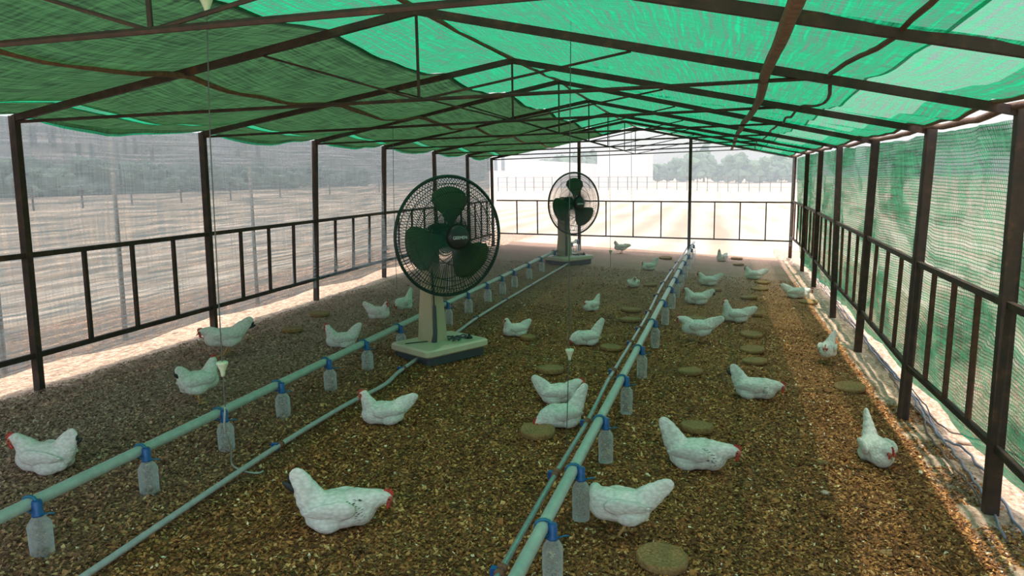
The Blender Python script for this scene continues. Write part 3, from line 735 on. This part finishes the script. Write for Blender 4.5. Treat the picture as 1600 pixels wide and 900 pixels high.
def fan(base_px, rz, head_px, face_az, sc, label, NXY=(-.09, -.03), items=True):
    global NX, NY
    NX, NY = NXY
    g = gnd(*base_px); t = fan_proto(); t.location = g; t.location.z = gz(g.x)-.01; t.rotation_euler = (0, .0, rz); t.scale = (sc, sc, sc)
    tag(t, label, 'fan', 'tall pedestal fans')
    M = Matrix.Translation(t.location) @ Matrix.Rotation(rz, 4, 'Z') @ Matrix.Scale(sc, 4)
    # head centre: on the sight line, just in front of the neck top
    neck = M @ Vector((NX, NY, 1.4)); fd = Vector((math.cos(face_az), math.sin(face_az), 0))
    d = ray(*head_px); q = neck+fd*.30*sc; tt = ((q-CAM).dot(fd))/d.dot(fd); H = CAM+d*tt
    L = M.inverted() @ H
    h = empty('head', L, face_az-rz, t)          # head local: +X forward
    R0 = .635
    P2 = Matrix(((0, 0, 1, 0), (1, 0, 0, 0), (0, 1, 0, 0), (0, 0, 0, 1)))   # disc plane xy -> world yz, z -> +X
    def cage(sign, depth, rin, nw, tw):
        b = MB()
        for i in range(nw):
            a0 = 2*math.pi*i/nw; pts = []
            for j in range(11):
                f = j/10; r = lerp(rin, R0, f); a = a0+tw*f*(1-f*.3); zz = sign*depth*math.sqrt(max(0, 1-(r/R0)**2.6))
                pts.append((r*math.cos(a), r*math.sin(a), zz))
            b.tube(pts, 0.0036, 3, False, P2)
        for r in (.30, .47, .56):
            zz = sign*depth*math.sqrt(max(0, 1-(r/R0)**2.6)); b.tube([(r*math.cos(a), r*math.sin(a), zz) for a in np.linspace(0, 2*math.pi, 49)], .0042, 4, False, P2)
        return b
    cage(1, .17, .12, 120, .55).obj('front_grille', M_fgreen, h); cage(-1, .13, .12, 96, -.55).obj('rear_grille', M_fgreen, h)
    MB().tube([(R0*math.cos(a), R0*math.sin(a), 0) for a in np.linspace(0, 2*math.pi, 65)], .018, 8, False, P2).obj('rim', M_fgreen, h, True)
    MB().lathe([(.13, .13), (.135, .16), (.125, .205), (.10, .222), (.01, .228)], 32, P2).obj('hub_cap', M_black, h, True)
    MB().lathe([(.085, -.10), (.085, .08), (.06, .12), (.01, .13)], 24, P2).obj('spinner', M_black, h, True)
    MB().lathe([(.06, -.40), (.11, -.36), (.13, -.28), (.13, -.15), (.10, -.12)], 24, P2).obj('motor_housing', M_black, h, True)
    for ang in (82, 190, 308):
        n, m = 9, 9; P = np.zeros((n, m, 3)); Q = Matrix.Rotation(math.radians(ang), 4, 'Z')
        for i in range(n):
            for j in range(m):
                fr = i/(n-1); r = lerp(.07, .53, fr); hw = math.radians(lerp(20, 33, min(1, fr*1.6))); 
                if fr > .85: hw *= 1-.22*((fr-.85)/.15)**2
                an = lerp(-hw, hw, j/(m-1))+.12*fr; rr = r*(1-.05*(2*j/(m-1)-1)**2)
                zz = .05*(2*j/(m-1)-1)*(1-.3*fr)+.01
                P[i, j] = P2 @ (Q @ Vector((rr*math.cos(an), rr*math.sin(an), zz)))
        bo = grid_obj('blade', P, M_blade, h); sm = bo.modifiers.new('solid', 'SOLIDIFY'); sm.thickness = .006
    cu = bpy.data.curves.new('brand_lettering', 'FONT'); cu.body = 'GEEMEN'; cu.size = .046; cu.align_x = 'CENTER'; cu.align_y = 'CENTER'; cu.extrude = .001
    tx = bpy.data.objects.new('brand_lettering', cu); COL.objects.link(tx); dg = bpy.context.evaluated_depsgraph_get()
    me = bpy.data.meshes.new_from_object(tx.evaluated_get(dg)); bpy.data.objects.remove(tx); me.materials.clear(); me.materials.append(M_white)
    lo = bpy.data.objects.new('brand_lettering', me); COL.objects.link(lo); lo.parent = h; lo.matrix_local = Matrix.Translation((.2305, 0, -.005)) @ P2
    # neck top joint reaching the motor
    iv = M.inverted(); mtr = L+Matrix.Rotation(face_az-rz, 3, 'Z') @ Vector((-.25, 0, 0))
    MB().tube([(NX, NY, 1.36), (lerp(NX, mtr.x, .4), lerp(NY, mtr.y, .4), lerp(1.36, mtr.z, .5)), mtr], [.062, .055, .05], 12).obj('head_joint', M_neck, t, True)
    # cord, switch strip
    cr = Vector((math.cos(-1.2-rz), math.sin(-1.2-rz), 0)); side = Vector((NX, NY, 0))+cr*.09+Vector((.05, 0, 0))
    MB().tube([side+Vector((-.02, 0, 1.0)), side+Vector((0, -.005, .72)), side+Vector((.01, -.01, .60))], .008, 6).obj('cord', M_black, t)
    MB().tube([side+Vector((.01, -.005, .60)), side+Vector((.015, -.012, .30)), side+Vector((.0, -.02, .19))], [.018, .026, .034], 8).obj('switch_strip', M_skirt, t)
    cb = MB(); cb.tube([(NX-.05, NY-.34, .192), (NX, NY-.2, .192), (NX+.07, NY-.06, .192)], .006, 6)
    cb.obj('power_cord', M_black, t)
    if items:
        c0 = Vector((.09, .16, .196))
        for i in range(7):
            a = i*2.4; r = .02+.012*i; c = c0+Vector((r*math.cos(a)*1.3, r*math.sin(a)*1.5, .008))
            MB().tube([c+Vector((.028*math.cos(x), .045*math.sin(x), .005*math.sin(3*x+i))) for x in np.linspace(0, 5.2, 12)], .008, 6).obj('cable_loop', M_skirt, t, True)
        MB().lathe([(.035, 0), (.035, .02), (.018, .025), (.016, .05), (.004, .052)], 14, Matrix.Translation((.17, .29, .19))).obj('control_knob', M_black, t, True)
    return t
fan((688, 556), math.radians(-30), (702, 369), math.radians(-40), 1.0, 'tall beige based pedestal fan with green blades, nearer one on the litter')
fan((888, 412), math.radians(-36), (897, 318), math.radians(-44), 1.06, 'smaller looking distant pedestal fan near the end of the left pipe', items=True)

# ------------------------------------------------------------------ hens
def rotY(a): return Matrix.Rotation(a, 3, 'Y')
def hen(u, v, a_deg, length, label, stand=False, head=(.20, 0, .27), hyaw=0, hpitch=0, tail=55, tail_l=1.0, black=False, streak=False, fat=1.0, tailyaw=0, hidehead=False, lean=0):
    g = gnd(u, v); azr = math.atan2(g.y-CAM.y, g.x-CAM.x); rz = azr-math.pi/2+math.radians(a_deg); sc = length/.44
    t = empty('hen', (g.x, g.y, litz(g.x, g.y)+.004), rz); t.scale = (sc, sc, sc); tag(t, label, 'hen', 'white hens in the shed')
    z0 = .095 if stand else 0.0
    O = Vector((0, 0, z0)); tl = math.radians(tail)
    b = MB()
    b.ell(O+Vector((-.01, 0, .100)), (.150, .104*fat, .094)); b.ell(O+Vector((.03, 0, .068)), (.125, .094*fat, .068)); b.ell(O+Vector((.100, 0, .090)), (.098, .084*fat, .088)); b.ell(O+Vector((-.095, 0, .115)), (.085, .078*fat, .072))
    for s in (-1, 1): b.ell(O+Vector((-.045, s*.062*fat, .05)), (.085, .045, .052)); b.ell(O+Vector((-.10, s*.035, .062)), (.06, .045, .05))
    td = Vector((-math.cos(tl)*math.cos(tailyaw), math.sin(tailyaw)*math.cos(tl), math.sin(tl)))
    tb = O+Vector((-.115, 0, .125))
    for f, ry, rr in ((.0, .066, .084), (.28, .054, .080), (.58, .040, .070), (.88, .027, .058), (1.10, .019, .047)):
        b.ell(tb+td*(f*.135*tail_l), (.055, ry, rr), Matrix.Rotation(-tailyaw, 3, 'Z') @ rotY(tl-.12), 12, 8)
    H = O+Vector(head) if not stand else Vector((head[0], head[1], head[2]+z0*.75))
    B = O+Vector((.095, 0, .115)); cdir = Vector((.6, 0, 1)).normalized() if H.z > B.z+.04 else Vector((1, 0, .35)).normalized()
    Cc = B+cdir*((H-B).length*.55)
    for i in range(9):
        f = i/8; p = B*(1-f)**2+Cc*2*f*(1-f)+H*f*f; r = lerp(.086, .039, f**.8); b.ell(p, (r, r*.95, r), None, 12, 8)
    hr = Matrix.Rotation(math.radians(hyaw), 3, 'Z') @ rotY(math.radians(hpitch)); b.ell(H+hr @ Vector((.008, 0, .004)), (.040, .029, .032), hr)
    me = b.mesh('body', M_feather, True); bo = bpy.data.objects.new('body', me); COL.objects.link(bo)
    m1 = bo.modifiers.new('r', 'REMESH'); m1.mode = 'VOXEL'; m1.voxel_size = .0085; m1.use_smooth_shade = True
    m2 = bo.modifiers.new('s', 'SMOOTH'); m2.iterations = 7; m2.factor = .55
    dg = bpy.context.evaluated_depsgraph_get(); dg.update(); nm = bpy.data.meshes.new_from_object(bo.evaluated_get(dg)); nm.name = 'body'
    co = np.zeros(len(nm.vertices)*3); nm.vertices.foreach_get('co', co); co = co.reshape(-1, 3); nn = np.zeros(len(nm.vertices)*3); nm.vertices.foreach_get('normal', nn); nn = nn.reshape(-1, 3)
    dsp = np.array([noise.noise(Vector(c)*Vector((14, 24, 24)).length*.5) for c in co])*.004
    co += nn*dsp[:, None]
    if not stand: co[:, 2] = np.maximum(co[:, 2], .0+.004*np.sin(co[:, 0]*60))
    nm.vertices.foreach_set('co', co.reshape(-1)); nm.update()
    bo.modifiers.clear(); bo.data = nm; bo.parent = t
    if not nm.materials: nm.materials.append(M_feather)
    # wings
    for s in (-1, 1):
        wv = MB(); base = O+Vector((.0, s*.092*fat, .122)); R_ = Matrix.Rotation(s*.10, 3, 'Z') @ Matrix.Rotation(s*-.12, 3, 'X') @ rotY(-.10)
        wv.ell(base+Vector((.02, 0, 0)), (.085, .024, .052), R_); wv.ell(base+Vector((-.035, 0, .002)), (.10, .019, .042), R_)
        for q, (dx, dz, l) in enumerate(((-.085, .024, .062), (-.10, .010, .070), (-.105, -.004, .064), (-.085, -.018, .055), (-.05, -.030, .05))):
            wv.ell(base+R_ @ Vector((dx, s*(.004-.0022*q), dz)), (l, .0115, .0135), R_ @ rotY(-.10+.09*q), 10, 6)
        wv.obj('wing', M_feather, t, True)
    # tail feathers
    tf = MB(); tp_ = tb+td*(.115*tail_l)
    for q in range(7):
        off = (q-3)/3; R_ = Matrix.Rotation(-tailyaw, 3, 'Z') @ rotY(tl+off*.15-.03)
        d_ = R_ @ Vector((-1, 0, 0)); tf.ell(tb+d_*(.128*tail_l*(1-.08*abs(off)))+Vector((0, .006*((q % 3)-1), 0)), (.055*tail_l, .0075, .019), R_, 10, 6)
    tf.obj('tail', M_feather, t, True)
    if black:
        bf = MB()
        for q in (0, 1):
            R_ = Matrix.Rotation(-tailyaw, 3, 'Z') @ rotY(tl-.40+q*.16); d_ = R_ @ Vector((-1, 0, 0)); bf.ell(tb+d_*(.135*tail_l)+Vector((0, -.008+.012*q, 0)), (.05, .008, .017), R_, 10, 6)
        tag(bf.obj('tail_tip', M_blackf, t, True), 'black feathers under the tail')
    # head
    hm = lambda p: H+hr @ (Vector(p)*1.22)
    cm = MB(); prof = [(-.010, .028), (-.006, .040), (.000, .033), (.006, .047), (.012, .036), (.018, .049), (.024, .035), (.030, .040), (.035, .022), (.036, .010), (.012, .016)]
    vs = [hm((x, sy*.0035, z)) for sy in (-1, 1) for x, z in prof]; n = len(prof)
    cm.add(vs, [tuple(range(n)), tuple(range(n, 2*n))[::-1]]+[(i, i+n, (i+1) % n+n, (i+1) % n) for i in range(n)]); cm.obj('comb', M_red, t)
    fc = MB()
    for s in (-1, 1): fc.ell(hm((.024, s*.011, .002)), (.022, .0180, .0205), hr, 10, 7)
    fc.obj('face', M_face, t, True)
    for s in (-1, 1):
        MB().ell(hm((.033, s*.008, -.024)), (.011, .006, .021), hr, 10, 7).obj('wattle', M_red, t, True)
        MB().ell(hm((.024, s*.0235, .007)), (.0055, .004, .0055), hr, 8, 6).obj('eye', M_eye, t, True)
    MB().tube([hm((.034, 0, .0)), hm((.048, 0, -.003)), hm((.062, 0, -.011))], [.0095, .0065, .001], 8).obj('beak', M_beak, t, True)
    if streak:
        st = MB(); rr = random.Random(int(u)); bvh = BVHTree.FromPolygons([v_.co for v_ in nm.vertices], [p_.vertices[:] for p_ in nm.polygons])
        for q in range(64):
            f = rr.uniform(.0, .42); an = rr.uniform(-.75, .75); s = -1 if q % 2 else 1
            p = B*(1-f)**2+Cc*2*f*(1-f)+H*f*f-Vector((.02, 0, .01)); tg = ((Cc-B)*(1-f)+(H-Cc)*f).normalized(); sd_ = Vector((0, s, 0)); upv = sd_.cross(tg).normalized()
            n_ = (sd_*math.cos(an)+upv*math.sin(an)).normalized(); hit = bvh.ray_cast(p+n_*.3, -n_)
            if hit[0] is None: continue
            c = hit[0]+hit[1]*.0022; tt_ = (tg-hit[1]*tg.dot(hit[1])).normalized(); ac = tt_.cross(hit[1])
            st.add([c-tt_*.012, c+ac*.0019, c+tt_*.008, c-ac*.0019], [(0, 1, 2, 3)])
        tag(st.obj('neck_streaks', M_blackf, t), 'fine dark streaks on the neck', kind='stuff')
    if stand:
        for s in (-1, 1):
            lg = MB(); k0 = Vector((-.03, s*.04, z0+.045)); f0 = Vector((-.005+.03*s, s*.045, .008))
            lg.tube([k0, lerp(k0, f0, .5)+Vector((-.012, 0, 0)), f0], [.014, .009, .0085], 8)
            for da, l in ((-.5, .075), (0, .09), (.5, .075), (math.pi, .035)):
                e = f0+Vector((math.cos(da)*l, math.sin(da)*l, -.003)); lg.tube([f0, lerp(f0, e, .6)+Vector((0, 0, .004)), e], [.0075, .006, .0025], 6)
            lg.obj('leg', M_leg, t, True)
    elif lean:
        for s in (1,):
            lg = MB(); f0 = Vector((-.02, s*.06, .012))
            for da, l in ((.1, .13), (.35, .12)): lg.tube([f0, f0+Vector((math.cos(da)*l*.6, math.sin(da)*l, .006)), f0+Vector((math.cos(da)*l, math.sin(da)*l, .0))], [.010, .008, .003], 6)
            lg.obj('foot', M_leg, t, True)
    return t
UP = (.165, 0, .265); MID = (.20, 0, .225); LOW = (.235, 0, .155); PECK = (.235, 0, .07); VUP = (.15, 0, .30)
HENS = [
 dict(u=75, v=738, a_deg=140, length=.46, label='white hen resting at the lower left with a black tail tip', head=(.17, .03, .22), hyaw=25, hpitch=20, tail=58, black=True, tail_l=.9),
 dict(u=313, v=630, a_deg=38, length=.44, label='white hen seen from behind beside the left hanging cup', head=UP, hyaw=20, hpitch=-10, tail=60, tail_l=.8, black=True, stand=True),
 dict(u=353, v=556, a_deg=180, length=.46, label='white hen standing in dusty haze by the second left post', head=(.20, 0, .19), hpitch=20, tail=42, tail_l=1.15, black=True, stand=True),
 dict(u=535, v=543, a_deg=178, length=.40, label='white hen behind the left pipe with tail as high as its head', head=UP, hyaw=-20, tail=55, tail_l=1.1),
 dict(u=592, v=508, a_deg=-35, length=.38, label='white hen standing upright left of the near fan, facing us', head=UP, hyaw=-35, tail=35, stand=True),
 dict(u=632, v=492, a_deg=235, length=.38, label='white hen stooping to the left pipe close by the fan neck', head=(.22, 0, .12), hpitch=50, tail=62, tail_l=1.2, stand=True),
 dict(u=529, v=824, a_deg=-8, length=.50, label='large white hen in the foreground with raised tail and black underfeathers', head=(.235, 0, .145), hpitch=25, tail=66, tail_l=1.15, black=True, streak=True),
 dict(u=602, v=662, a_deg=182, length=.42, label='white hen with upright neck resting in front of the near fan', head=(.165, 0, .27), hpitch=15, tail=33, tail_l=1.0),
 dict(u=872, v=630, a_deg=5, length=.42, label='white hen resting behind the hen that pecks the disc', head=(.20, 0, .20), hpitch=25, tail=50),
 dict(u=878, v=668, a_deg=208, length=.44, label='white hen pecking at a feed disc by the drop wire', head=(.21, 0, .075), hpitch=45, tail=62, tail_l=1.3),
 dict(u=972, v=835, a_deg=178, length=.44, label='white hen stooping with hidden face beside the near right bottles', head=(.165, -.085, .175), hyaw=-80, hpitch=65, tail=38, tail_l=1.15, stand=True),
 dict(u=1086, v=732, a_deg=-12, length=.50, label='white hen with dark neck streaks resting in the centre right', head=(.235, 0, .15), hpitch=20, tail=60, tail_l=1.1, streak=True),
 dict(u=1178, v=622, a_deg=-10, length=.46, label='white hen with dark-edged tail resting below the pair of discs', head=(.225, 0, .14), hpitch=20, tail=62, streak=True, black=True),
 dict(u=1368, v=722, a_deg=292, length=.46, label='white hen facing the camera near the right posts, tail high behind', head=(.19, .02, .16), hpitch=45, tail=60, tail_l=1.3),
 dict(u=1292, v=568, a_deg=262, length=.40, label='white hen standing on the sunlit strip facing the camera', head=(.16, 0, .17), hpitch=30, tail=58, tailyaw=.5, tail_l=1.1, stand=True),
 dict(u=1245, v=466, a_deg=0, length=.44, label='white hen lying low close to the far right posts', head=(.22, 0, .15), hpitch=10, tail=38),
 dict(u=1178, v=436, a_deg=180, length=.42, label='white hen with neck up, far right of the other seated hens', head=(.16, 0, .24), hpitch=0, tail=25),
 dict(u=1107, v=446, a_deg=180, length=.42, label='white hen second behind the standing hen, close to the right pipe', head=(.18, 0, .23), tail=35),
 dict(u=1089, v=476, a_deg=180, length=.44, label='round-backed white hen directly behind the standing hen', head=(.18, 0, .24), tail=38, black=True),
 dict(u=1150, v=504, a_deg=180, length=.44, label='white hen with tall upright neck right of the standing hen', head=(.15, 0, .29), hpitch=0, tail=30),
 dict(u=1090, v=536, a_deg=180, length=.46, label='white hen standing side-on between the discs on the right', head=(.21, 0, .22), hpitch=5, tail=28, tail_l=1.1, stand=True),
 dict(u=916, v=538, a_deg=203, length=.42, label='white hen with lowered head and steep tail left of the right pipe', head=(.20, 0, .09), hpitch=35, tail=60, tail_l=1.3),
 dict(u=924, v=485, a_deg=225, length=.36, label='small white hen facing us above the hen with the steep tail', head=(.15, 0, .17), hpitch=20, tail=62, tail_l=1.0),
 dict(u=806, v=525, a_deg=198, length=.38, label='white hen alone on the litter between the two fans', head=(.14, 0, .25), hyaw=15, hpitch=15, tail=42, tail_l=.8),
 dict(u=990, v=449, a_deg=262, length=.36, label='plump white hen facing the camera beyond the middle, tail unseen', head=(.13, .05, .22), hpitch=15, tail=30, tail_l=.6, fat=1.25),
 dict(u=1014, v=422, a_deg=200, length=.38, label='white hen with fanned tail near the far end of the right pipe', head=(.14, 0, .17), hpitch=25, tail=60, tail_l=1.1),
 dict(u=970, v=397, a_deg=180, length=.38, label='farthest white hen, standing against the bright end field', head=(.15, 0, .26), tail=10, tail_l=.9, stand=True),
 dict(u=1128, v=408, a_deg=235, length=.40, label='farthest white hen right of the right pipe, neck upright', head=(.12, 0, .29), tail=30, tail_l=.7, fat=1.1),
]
for h in HENS: hen(**h)

# ------------------------------------------------------------------ hoses and stones on the right verge
def verge_line(px, r, mat, label, cat='hose', off=0):
    pts = [gnd(u, v, .0) for u, v in px]; pts = smooth_pts(pts, 8)
    for i, p in enumerate(pts): p.z = gz(p.x)+.035+r*.5+.006*math.sin(i*1.3+off)+.01*noise.noise(p*2.0); p.x += .02*noise.noise(Vector((p.y*5, off, 0)))
    o = MB().tube(pts, r, 6).obj('ground_hose', mat, None, True); tag(o, label, cat, 'hoses trailing along the right wall'); return o
verge_line([(1262, 420), (1282, 448), (1312, 490), (1345, 530), (1376, 570), (1414, 610), (1445, 648), (1468, 690), (1500, 706), (1530, 735), (1560, 780), (1592, 835), (1640, 905)], .010, M_cable, 'grey hose running the whole right verge and forking near the front')
verge_line([(1264, 416), (1286, 446), (1318, 487), (1352, 533), (1385, 574), (1420, 617), (1440, 652), (1470, 690), (1490, 716), (1515, 748), (1540, 790), (1570, 850)], .009, M_cable, 'second grey hose twisted beside the main verge hose', off=2)
verge_line([(1374, 560), (1392, 590), (1412, 628), (1440, 655), (1452, 690), (1480, 724), (1512, 762), (1535, 800)], .008, M_cableb, 'brown hose nearest the litter edge on the right verge', off=4)
verge_line([(1300, 470), (1335, 512), (1368, 556), (1400, 594), (1433, 624), (1470, 672), (1520, 692), (1560, 706), (1610, 730)], .007, M_cableb, 'thin brown hose nearest the right net', off=6)
g = gnd(1508, 690, .02); o = MB().ell((0, 0, 0), (.07, .03, .022), None, 9, 6).obj('stone', M_stone, None, loc=g); tag(o, 'flat stone on the verge behind the nearest right post', 'stone')
for u, v, r, lb in ((1286, 727, .035, 'brown clod left of the hen facing the camera'), (1384, 868, .03, 'tan clod at the bottom right of the litter'), (1289, 771, .025, 'greenish pebble below the brown clod'), (55, 660, .022, 'pale pebble at the left aisle above the resting hen')):
    g = gnd(u, v); b = MB().ell((0, 0, 0), (r*1.3, r, r*.7), None, 9, 6); b.v = [(x*(1+.25*noise.noise(Vector((x*40, y*40, z*40)))), y, z) for x, y, z in b.v]
    o = b.obj('clod', M_stone if 'pebble' in lb else M_disc, None, loc=(g.x, g.y, litz(g.x, g.y)+r*.4)); tag(o, lb, 'clod')

# ------------------------------------------------------------------ outside
for u, v, dx, lb in ((200, 566, -.3, 'pale leaning pole outside the first left bay'), (404, 496, -.35, 'pale leaning pole outside the second left bay'), (14, 640, -.3, 'pale leaning pole outside at the left edge')):
    g = atx(u, v, -.75); g.z = gz(-.75)
    o = MB().tube([(0, 0, -.05), (-.05, .12, 2.7)], [.028, .02], 8).obj('outside_pole', M_pole, None, True, loc=(g.x, g.y, g.z)); tag(o, lb, 'pole', 'poles outside the left net')
def far(u, y, z=None):
    d = ray(u, 268); t = (y-CAM.y)/d.y; p = CAM+d*t; p.z = gz(p.x)-.05; return p
def building(u0, u1, y, h, label, nwin=0, slope=0, depth=14, roof_h=.0):
    a, b = far(u0, y), far(u1, y); wd = abs(b.x-a.x); t = empty('farm_building', ((a.x+b.x)/2, y, a.z-.25)); tag(t, label, 'building', 'far farm buildings')
    m = MB(); x = wd/2; h2 = h+slope
    m.add([(-x, 0, 0), (x, 0, 0), (x, depth, 0), (-x, depth, 0), (-x, 0, h), (x, 0, h2), (x, depth, h2), (-x, depth, h)], [(0, 3, 2, 1), (0, 1, 5, 4), (1, 2, 6, 5), (2, 3, 7, 6), (3, 0, 4, 7), (4, 5, 6, 7)]); m.obj('wall', M_white, t)
    if roof_h:
        r_ = MB(); r_.add([(-x-.4, -.5, h), (x+.4, -.5, h2), (x+.4, depth/2, h2+roof_h), (-x-.4, depth/2, h+roof_h), (x+.4, depth+.5, h2), (-x-.4, depth+.5, h)], [(0, 1, 2, 3), (3, 2, 4, 5), (1, 4, 2), (0, 3, 5)]); r_.obj('roof', M_roofw, t)
    for i in range(nwin):
        cx_ = -x+wd*(i+.5)/nwin; wp = MB().box((cx_, -.03, h*.55), (wd/nwin*.45, .12, h*.3)); wo = wp.obj('window', M_window, t)
    return t
building(795, 933, 120, 5.2, 'long low white farm shed far beyond the end net', 0, -1.2, 14)
building(933, 1008, 118, 6.3, 'taller white block at the right end of the long shed', 0, 0, 14)
building(758, 792, 150, 9, 'pale block at the far left behind the end net corner', 3, 0, 12)
def bld_left(y0, y1, x, h, label, cols, rows):
    wd = y1-y0; t = empty('white_building', (x, (y0+y1)/2, gz(-1)-.4)); tag(t, label, 'building', 'white buildings beyond the left net')
    MB().box((-5, 0, h/2), (10, wd, h)).obj('wall', M_white, t); MB().box((-5, 0, h+.2), (10.8, wd+.8, .4)).obj('roof', M_roofw, t)
    for r_ in range(rows):
        for c in range(cols):
            MB().box((.0, -wd/2+wd*(c+.5)/cols, h*(r_+.5)/rows), (.16, wd/cols*.4, h/rows*.5)).obj('window', M_window, t)
def left_far(u, x): d = ray(u, 260); t = (x-CAM.x)/d.x; return CAM.y+d.y*t
for u0, u1, x, h, lb, c, r_ in ((40, 100, -165, 15, 'white block leftmost beyond the left net', 2, 2), (115, 156, -165, 18, 'tall white block in the first left bay', 2, 3), (172, 182, -165, 17, 'narrow white tower right of the tall block', 1, 3), (190, 222, -165, 14, 'low white block right of the narrow tower', 2, 2), (232, 246, -165, 17, 'slim white block nearest the second left post', 1, 3), (365, 412, -165, 14, 'white block seen in the second left bay', 3, 2)):
    bld_left(left_far(u0, x), left_far(u1, x), x, h*1.3, lb, c, r_)
def tree(x, y, h, r, label, group, mat, seed, conic=False):
    rr = random.Random(seed); t = empty('tree', (x, y, gz(x)-.2)); tag(t, label, 'tree', group)
    MB().tube([(0, 0, 0), (0, 0, h*.6)], [h*.025, h*.012], 6).obj('trunk', M_bark, t)
    b = MB()
    for i in range(60):
        f = rr.random(); rad = r*((1-f*.85) if conic else (math.sin(math.pi*(.12+.8*f))**.6)); a = rr.random()*6.28; q = rr.uniform(.2, 1.0)*rad
        s_ = r*rr.uniform(.16, .30)*(1-.5*f if conic else 1)
        b.ell((q*math.cos(a), q*math.sin(a), h*(.22+.76*f)-s_*.3), (s_, s_, s_*.85), None, 9, 6)
    b.v = [(px+.25*r*noise.noise(Vector((px, py, pz))*2.2/r), py+.25*r*noise.noise(Vector((py, pz, px))*2.2/r), pz+.2*r*noise.noise(Vector((pz+9, px, py))*3/r)) for px, py, pz in b.v]
    b.obj('crown', mat, t)
TB = [(1010, 7), (1028, 8), (1046, 7.5), (1060, 10), (1072, 8), (1100, 17), (1090, 12), (1122, 8), (1136, 9), (1150, 12), (1166, 9), (1180, 8), (1192, 10), (1205, 9), (1218, 11), (1232, 9), (1246, 10), (1262, 9), (975, 9), (950, 12), (925, 13), (900, 12), (875, 11), (850, 10), (780, 12), (815, 10)]
ORD = ['first', 'second', 'third', 'fourth', 'fifth', 'sixth', 'seventh', 'eighth', 'ninth', 'tenth', 'eleventh', 'twelfth', 'thirteenth', 'fourteenth', 'fifteenth', 'sixteenth', 'seventeenth', 'eighteenth', 'nineteenth', 'twentieth']
RK1 = {u: i for i, u in enumerate(sorted(a for a, b in TB if a > 1008 and b != 17))}; RK2 = {u: i for i, u in enumerate(sorted(a for a, b in TB if a <= 1008))}
names_ = ['tallest tree' if h == 17 else 'hazy rounded tree' for _, h in TB]
for i, (u, h) in enumerate(TB):
    y = 190 if u > 1008 else 175; p = far(u, y+(i % 3)*6); d = (p-CAM).length
    where = 'rising over the others left of centre behind the end net' if h == 17 else (ORD[RK1[u]]+' from the left in the row right of the white shed' if u > 1008 else ORD[RK2[u]]+' from the left behind the white shed')
    tree(p.x, p.y, h*(.80 if h == 17 else .62), h*.22 if h == 17 else h*.34, ('tallest hazy tree ' if h == 17 else 'hazy tree ')+where, 'trees right of the shed' if u > 1008 else 'trees behind the white shed', M_leaf, i, h == 17)
nb = 0
for i in range(27):
    u = -15+i*30; x = -100 if i % 2 else -108; y = left_far(max(u, -60), x)
    if y > 420 or nb >= 20: continue
    nb += 1
    tree(x, y, 4.8+1.3*((i*7) % 3)*.5, 4.6, 'hazy bush %s from the left in the belt beyond the left net' % ORD[nb-1], 'trees beyond the left net', M_leaf2, 50+i)
# far fence
fn = empty('field_fence', (0, 95, 0)); tag(fn, 'thin wire fence with dark posts crossing the far field', 'fence')
fa, fb = far(778, 95), far(1290, 95)
for i in range(34):
    p = lerp(fa, fb, i/33); MB().bar((p.x, 0, p.z), (p.x, 0, p.z+1.9), .09).obj('fence_post', M_fpost, fn)
for z in (1.85, 1.2, .55): MB().bar((fa.x, 0, fa.z+z), (fb.x, 0, fb.z+z), .035).obj('fence_wire', M_fpost, fn)
fn2 = empty('side_fence', (-42, 0, 0)); tag(fn2, 'line of dark fence posts in the field beyond the left net', 'fence')
for i in range(10):
    u = 45+i*78; y = left_far(u, -42)
    if y < 160: MB().bar((0, y, gz(-1)-.05), (0, y, gz(-1)+1.7), .10).obj('fence_post', M_fpost, fn2)

# ------------------------------------------------------------------ dusty air
def air(name, lo, hi, dens, col, label):
    mb = MB().box([(a+b)/2 for a, b in zip(lo, hi)], [b-a for a, b in zip(lo, hi)])
    m = bpy.data.materials.new(name); m.use_nodes = True; t = m.node_tree; t.nodes.clear(); o = t.nodes.new('ShaderNodeOutputMaterial')
    vs = t.nodes.new('ShaderNodeVolumeScatter'); vs.inputs['Density'].default_value = dens; vs.inputs['Color'].default_value = (*col, 1); t.links.new(vs.outputs[0], o.inputs['Volume'])
    ob = mb.obj(name, m); tag(ob, label, 'haze', kind='stuff')
air('outdoor_haze', (-170, 24, -.5), (180, 300, 60), .0045, (.86, .94, 1), 'pale haze hanging over the fields behind the shed')
air('side_haze', (-170, -10, -.5), (-4, 23.9, 60), .0042, (.84, .93, 1), 'pale haze hanging over the fields left of the shed')
air('indoor_mist', (.15, 7.6, .33), (6.2, 18.9, 1.5), .034, (.97, .97, .95), 'thin dusty mist hanging over the litter around the fans')
